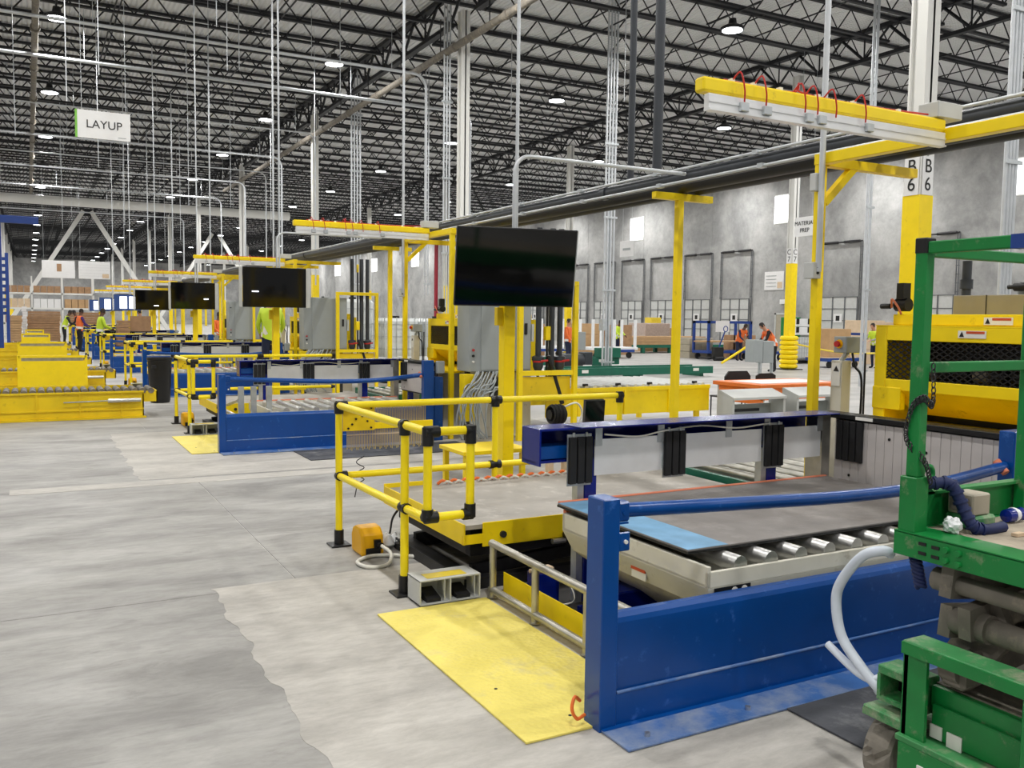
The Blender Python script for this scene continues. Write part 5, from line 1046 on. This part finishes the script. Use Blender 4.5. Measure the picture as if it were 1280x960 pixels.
# blue carts
for i, (x0, yy, w, top_) in enumerate(((26.8, 31, 2.6, 1.75), (28.9, 29.6, 1.3, .45))):
    t = thing('blue_cart', ['tall blue rack cart with shelves near the dock doors', 'low blue flat cart beside the bending worker'][i], 'cart', (x0+w/2, yy+.5, 0))
    part('deck', MB().box(x0, x0+w, yy, yy+1.1, .28, .40, .01), 'blue_rack', t)
    if top_ > 1:
        for xx in (x0, x0+w-.1):
            for y2 in (yy, yy+1.0): part('corner_post', MB().box(xx, xx+.1, y2, y2+.1, .4, top_), 'blue_rack', t)
        part('top_frame', MB().box(x0, x0+w, yy, yy+.1, top_-.12, top_).box(x0, x0+w, yy+1.0, yy+1.1, top_-.12, top_), 'blue_rack', t); part('shelf', MB().box(x0, x0+w, yy, yy+1.1, .78, .84), 'cardboard', t); part('notice', MB().box(x0+.4, x0+1.2, yy-.02, yy-.005, 1.25, 1.75), 'white_board', t)
    for xx in (x0+.2, x0+w-.3):
        for y2 in (yy+.1, yy+.9): part('wheel', MB().cyl((xx, y2, .14), (xx, y2+.07, .14), .14, 12), 'black', t)
t = thing('pallet_jack', 'blue and black pallet jack standing near the flat boards', 'pallet jack', (26.6, 29.4, 0)); part('fork', MB().box(26.2, 26.4, 30.2, 30.95, .08, .14), 'dark_steel', t); part('fork', MB().box(26.7, 26.9, 30.2, 30.95, .08, .14), 'dark_steel', t); part('pump', MB().box(26.3, 26.8, 29.95, 30.2, .1, .6, .02).cyl((26.3, 30, .1), (26.8, 30, .1), .1, 10), 'black', t); part('handle', MB().cyl((26.55, 30, .6), (26.6, 29.7, 1.3), .03, 8).tube(arc((26.6, 29.66, 1.4), .12, 0, 2*math.pi, (1, 0, 0), (0, 0, 1), 12), .02, 6), 'blue_rack', t)
# IBC tote
def tote(x0, y0, label, z=0., w=1.0, h=1.0):
    t = thing('liquid_tote', label, 'tote', (x0+w/2, y0+w/2, z), 'caged white totes'); part('tank', MB().box(x0+.03, x0+w-.03, y0+.03, y0+w-.03, z+.16, z+h+.1, .08), 'tote', t); part('pallet', MB().box(x0, x0+w, y0, y0+w, z+.0, z+.05).box(x0, x0+w, y0, y0+w, z+.11, z+.15).box(x0, x0+.1, y0, y0+w, z+.05, z+.11).box(x0+w-.1, x0+w, y0, y0+w, z+.05, z+.11), 'black', t)
    b = MB()
    for q in range(5):
        zz = z+.25+q*h/5; b.box(x0, x0+w, y0-.012, y0, zz, zz+.02).box(x0-.012, x0, y0, y0+w, zz, zz+.02)
    for q in range(7):
        a = q*w/6; b.box(x0+a-.01, x0+a+.01, y0-.012, y0, z+.15, z+h+.12).box(x0-.012, x0, y0+a-.01, y0+a+.01, z+.15, z+h+.12)
    part('cage', b, 'galv', t); part('cap', MB().cyl((x0+w/2, y0+w/2, z+h+.1), (x0+w/2, y0+w/2, z+h+.16), .1, 12), 'black', t); return t
tote(28.1, 27, 'caged white liquid tote beside the ribbed yellow column', 0, .9, 1.0)
for i, zz in enumerate((1.2, 1.55)):
    t = thing('white_crate', ['lower', 'upper'][i]+' white crate with black corners above the caged tote', 'crate', (28.5, 27.5, zz), 'white crates on the tote'); part('crate', MB().box(28.15, 28.95, 27.1, 27.8, zz, zz+.33, .02), 'white_plastic', t)
    for a in (28.14, 28.80): part('corner', MB().box(a, a+.16, 27.085, 27.1, zz+.1, zz+.33), 'black', t)
tote(8.1, 21.9, 'caged white tote left of the red pump behind the second workstation', 0, 1.0, 1.6); tote(9.25, 21.9, 'caged white tote right of its twin behind the second workstation', 0, 1.0, 1.6); tote(7.4, 23.4, 'tallest caged white tote behind the second drop pipes', 0, 1.0, 2.1)
t = thing('pump', 'red and black pump on a yellow base behind the second workstation', 'pump', (7.2, 15.8, 0)); part('base', MB().box(6.6, 7.9, 15.5, 16.3, 0, .5, .02), 'yellow', t); part('motor', MB().cyl((6.9, 15.7, .72), (7.4, 15.7, .72), .18, 12).box(6.8, 7.5, 15.5, 15.95, .5, .6), 'dark_pipe', t)
b = MB().lathe([(.05, -.06), (.2, -.05), (.2, .05), (.05, .06)], (7.15, 15.62, .98), 12, 'y')
for q in range(6): b.bar((7.15+.17*math.cos(q), 15.6, .98+.17*math.sin(q)), (7.15+.24*math.cos(q), 15.6, .98+.24*math.sin(q)), .05)
part('wheel', b, 'red', t)
t = thing('carton_cart', 'large tan carton on a blue wheeled cart right of the gantry post', 'cart', (26.9, 24.5, 0)); part('deck', MB().box(26.6, 28.6, 24, 25.1, .25, .38, .01), 'blue_rack', t); part('handle', MB().box(28.5, 28.62, 24, 24.1, .3, 1.35).box(28.5, 28.62, 25, 25.1, .3, 1.35).box(28.5, 28.62, 24, 25.1, 1.25, 1.35), 'blue_rack', t)
for xx in (26.8, 28.2):
    for yy in (24.05, 24.95): part('wheel', MB().cyl((xx, yy, .13), (xx, yy+.07, .13), .13, 12), 'black', t)
t = thing('large_carton', 'large worn tan carton resting on the blue wheeled cart', 'carton', (26.9, 24.5, .5)); part('box', MB().box(26.75, 27.9, 24.05, 24.8, .42, 1.5, .015), 'cardboard', t); part('lower_tray', MB().box(26.6, 28.2, 24.02, 25.08, .381, .419), 'kraft_pale', t)
t = thing('green_cabinet', 'green cabinet standing against the wall beside the column', 'cabinet', (36.6, 35.6, 0)); part('body', MB().box(36.3, 36.9, 35.2, 36.1, 0, 2.0, .02), 'green', t); part('handle', MB().box(36.27, 36.3, 35.6, 35.7, 1.0, 1.3), 'black', t)
b = MB()
pt = [(24.4, 23.4, 1.05), (25.4, 20.5, .93), (14.0, 11.0, .98)]
solo('caution_tape', MB().tube(smooth_path([(24.25, 23.4, .95), (23.6, 20.8, .75), (22.9, 18.3, .82)], 6), .03, 4), 'caution', 'yellow caution tape stretched right from the ribbed column', 'tape', loc=(23.6, 20.8, .75))
t = thing('tape_stand', 'steel stanchion holding the caution tape end', 'stanchion', (22.9, 18.3, 0)); part('pole', MB().cyl((22.9, 18.3, .02), (22.9, 18.3, .9), .025, 8), 'galv', t); part('base', MB().lathe([(.02, .05), (.16, .02), (.16, 0)], (22.9, 18.3, 0), 12), 'black', t)
solo('lift_bar', MB().cyl((24.4, 27.4, .05), (25.6, 26.9, .9), .05, 8), 'yellow', 'slanting yellow bar propped beside the bending worker', 'bar', loc=(25, 27.2, 0))
# ================================================================== PEOPLE
def person(label, loc, face, bend=0., shirt='cloth_black', vest='vest_orange', legs='cloth_navy', skin='skin', armf=.5, scale=1., cap='hair', spread=.0):
    """face: heading in radians (0 looks along +Y); bend: forward lean of the trunk; armf: how far the arms reach forward"""
    root = thing('person', label, 'person', loc, 'people')
    V = []; E_ = []; RD = []; tagv = []
    def v(p, r, par, tg):
        V.append(Vector(p)); RD.append(r if isinstance(r, tuple) else (r, r)); tagv.append(tg)
        if par is not None: E_.append((par, len(V)-1))
        return len(V)-1
    sb, cb = math.sin(bend), math.cos(bend)
    def tr(x, y, z): return (x, y*cb+(z-.95)*sb, .95+(z-.95)*cb-y*sb)
    pel = v((0, 0, .95), (.15, .11), None, 't')
    wa = v(tr(0, 0, 1.1), (.15, .11), pel, 's'); cs = v(tr(0, .0, 1.3), (.165, .115), wa, 's'); nb = v(tr(0, .0, 1.44), (.09, .08), cs, 's')
    nk = v(tr(0, .01, 1.52), .055, nb, 'k'); hd = v(tr(0, .03, 1.60), (.075, .085), nk, 'k'); ht = v(tr(0, .02, 1.70), (.075, .09), hd, 'k'); hc = v(tr(0, .01, 1.755), (.045, .05), ht, 'h')
    v(tr(0, .125, 1.615), .014, hd, 'k')
    for s_ in (-1, 1):
        hp = v((s_*.09, 0, .9), .10, pel, 't'); kn = v((s_*(.10+spread), .03, .5), .065, hp, 't'); an = v((s_*(.105+spread*1.5), -.02, .10), .045, kn, 't'); ft = v((s_*(.11+spread*1.5), .0, .045), .045, an, 'b'); v((s_*(.12+spread*1.5), .15, .035), .035, ft, 'b')
        sh = v(tr(s_*.17, 0, 1.40), .06, cs, 's'); S0 = Vector(V[sh])
        el = S0+Vector((s_*.06, .10*armf+.02, -.26)); wr = el+Vector((-s_*.05, .24*armf+.03, -.22*(1-armf)-.03))
        e = v(el, .045, sh, 's'); w = v(wr, .033, e, 'f'); dh = (wr-el).normalized(); pm = v(wr+dh*.06, (.036, .02), w, 'k')
        sd = dh.cross(Vector((0, 0, 1))); sd = sd.normalized() if sd.length > .1 else Vector((1, 0, 0))
        for q in range(4):
            f1 = v(wr+dh*.10+sd*(.024-.016*q), .009, pm, 'k'); v(wr+dh*(.145+.012*(q in (1, 2)))+sd*(.026-.017*q)+Vector((0, 0, -.018)), .007, f1, 'k')
        th = v(wr+dh*.05+sd*s_*-.045, .010, pm, 'k'); v(wr+dh*.09+sd*s_*-.055+Vector((0, 0, -.012)), .008, th, 'k')
    me = bpy.data.meshes.new('body'); me.from_pydata([tuple(p) for p in V], E_, [])
    ob = bpy.data.objects.new('tmp', me); COL.objects.link(ob)
    ob.modifiers.new('s', 'SKIN'); sk = me.skin_vertices[0].data if me.skin_vertices else None
    if sk is None:
        bpy.context.view_layer.objects.active = ob; bpy.ops.mesh.customdata_skin_add(); sk = me.skin_vertices[0].data
    for i, r in enumerate(RD): sk[i].radius = r
    sk[0].use_root = True
    sd_ = ob.modifiers.new('d', 'SUBSURF'); sd_.levels = 1; sd_.render_levels = 1
    dg = bpy.context.evaluated_depsgraph_get(); bm_me = bpy.data.meshes.new_from_object(ob.evaluated_get(dg)); bpy.data.objects.remove(ob)
    names = {'t': legs, 's': shirt, 'k': skin, 'f': shirt, 'b': 'cloth_black', 'h': cap}
    keys = list(names); bm_me.materials.clear()
    for k_ in keys: bm_me.materials.append(MATS[names[k_]])
    segs = [(V[a], V[b_], tagv[b_]) for a, b_ in E_]
    vest_f = []; hair_f = []
    for f in bm_me.polygons:
        c = f.center; best = None
        for a, b_, tg in segs:
            d = b_-a; u = max(0, min(1, (c-a).dot(d)/max(1e-9, d.length_squared))); dist = (c-(a+d*u)).length
            if best is None or dist < best[0]: best = (dist, tg, a, b_, u)
        f.material_index = keys.index(best[1]); f.use_smooth = True
    # clothing and hair are shells grown from the body surface
    cen_h = Vector(tr(0, .02, 1.66))
    axis = (Vector(tr(0, 0, 1.5))-Vector((0, 0, .95))).normalized()
    def shell(sel, off, m, nm):
        b = MB(); vm = {}
        for f in bm_me.polygons:
            if not sel(f): continue
            ids = []
            for vi in f.vertices:
                if vi not in vm: vm[vi] = len(b.v); b.v.append(tuple(bm_me.vertices[vi].co+bm_me.vertices[vi].normal*off))
                ids.append(vm[vi])
            b.f.append(tuple(ids)); b.sm.append(True)
        if b.f:
            o = bpy.data.objects.new(nm, b.mesh(nm, m)); COL.objects.link(o); o.parent = root
    bo = bpy.data.objects.new('body', bm_me); COL.objects.link(bo); bo.parent = root
    hpt = lambda f: (f.center-Vector((0, 0, .95))).dot(axis)
    if vest: shell(lambda f: -.06 < hpt(f) < .50 and abs(f.center.x) < .185 and keys[f.material_index] in 'st', .014, vest, 'vest')
    if vest: shell(lambda f: .02 < hpt(f) < .09 and abs(f.center.x) < .185 and keys[f.material_index] in 'st', .018, 'label_white', 'reflective_band')
    ax2 = Vector((0, cb, -sb))
    shell(lambda f: hpt(f) > .64 and ((f.center-cen_h).dot(ax2) < .03 or hpt(f) > .76), .012, cap, 'hair')
    for s_ in (-1, 1):
        p = Vector(tr(s_*.03, .098, 1.655)); o = part('eye', MB().lathe([(.001, -.008), (.008, 0), (.001, .008)], p, 6), 'ink', root); o.location = root.location*0; o.data.transform(Matrix.Translation(root.location))
        p = Vector(tr(s_*.082, .01, 1.64)); o = part('ear', MB().lathe([(.004, -.03), (.014, 0), (.004, .03)], p, 6), skin, root); o.data.transform(Matrix.Translation(root.location))
    root.rotation_euler = (0, 0, -face); root.scale = (scale,)*3
    return root
P2 = math.pi/2
person('person in black with lime vest leaning over the far left table', (1.55, 50, 0), P2, .35, 'cloth_black', 'lime', 'cloth_black', 'skin_dark', .8, 1.1)
person('person in purple shirt and orange vest standing at the far left table', (1.98, 44.2, 0), P2*.8, .1, 'cloth_purple', 'vest_orange', 'cloth_black', 'skin_dark', .7, 1.1)
person('person in lime shirt with grey sleeves and black trousers at the left', (2.38, 37.7, 0), P2*.9, .15, 'lime', 'lime', 'cloth_black', 'skin_dark', .7, 1.1)
person('person in orange vest partly hidden between two workers at the left', (2.35, 52, 0), -P2, .3, 'cloth_black', 'vest_orange', 'cloth_navy', 'skin_dark', .6, 1.1)
person('person in orange vest behind the lit screens row', (4.9, 47, 0), -P2*.5, .2, 'cloth_black', 'vest_orange', 'cloth_navy', 'skin', .6, 1.1)
person('person in orange vest seen past the third monitor post', (6.3, 35, 0), 2.6, .05, 'vest_orange', 'vest_orange', 'cloth_navy', 'skin_dark', .6, 1.05)
person('person in lime vest on the yellow step behind the second monitor post', (3.93, 16.6, .4), .15, .05, 'lime', 'lime', 'cloth_navy', 'skin', .5, 1.0)
person('person in orange vest leaning over papers by the ribbed column', (22.7, 22.85, 0), -P2*.75, .62, 'cloth_black', 'vest_orange', 'cloth_black', 'skin', .6, 1.06)
person('person in orange and yellow vest bending over the blue cart', (27.6, 29.9, 0), math.pi, .55, 'cloth_navy', 'vest_orange', 'cloth_navy', 'skin_dark', .5, 1.0)
person('person in lime vest reaching for the large tan carton', (28.6, 23.5, 0), -P2, .2, 'cloth_grey', 'lime', 'cloth_navy', 'skin', .9, 1.0)
person('person in lime vest working behind the white post carts', (24.4, 34.7, 0), math.pi*.9, .25, 'lime', 'lime', 'cloth_navy', 'skin_dark', .6, 1.0)
person('person in orange vest standing behind the nearest drop pipes', (17.2, 27.5, 0), math.pi*.8, .0, 'vest_orange', 'vest_orange', 'cloth_navy', 'skin', .4, 1.0)
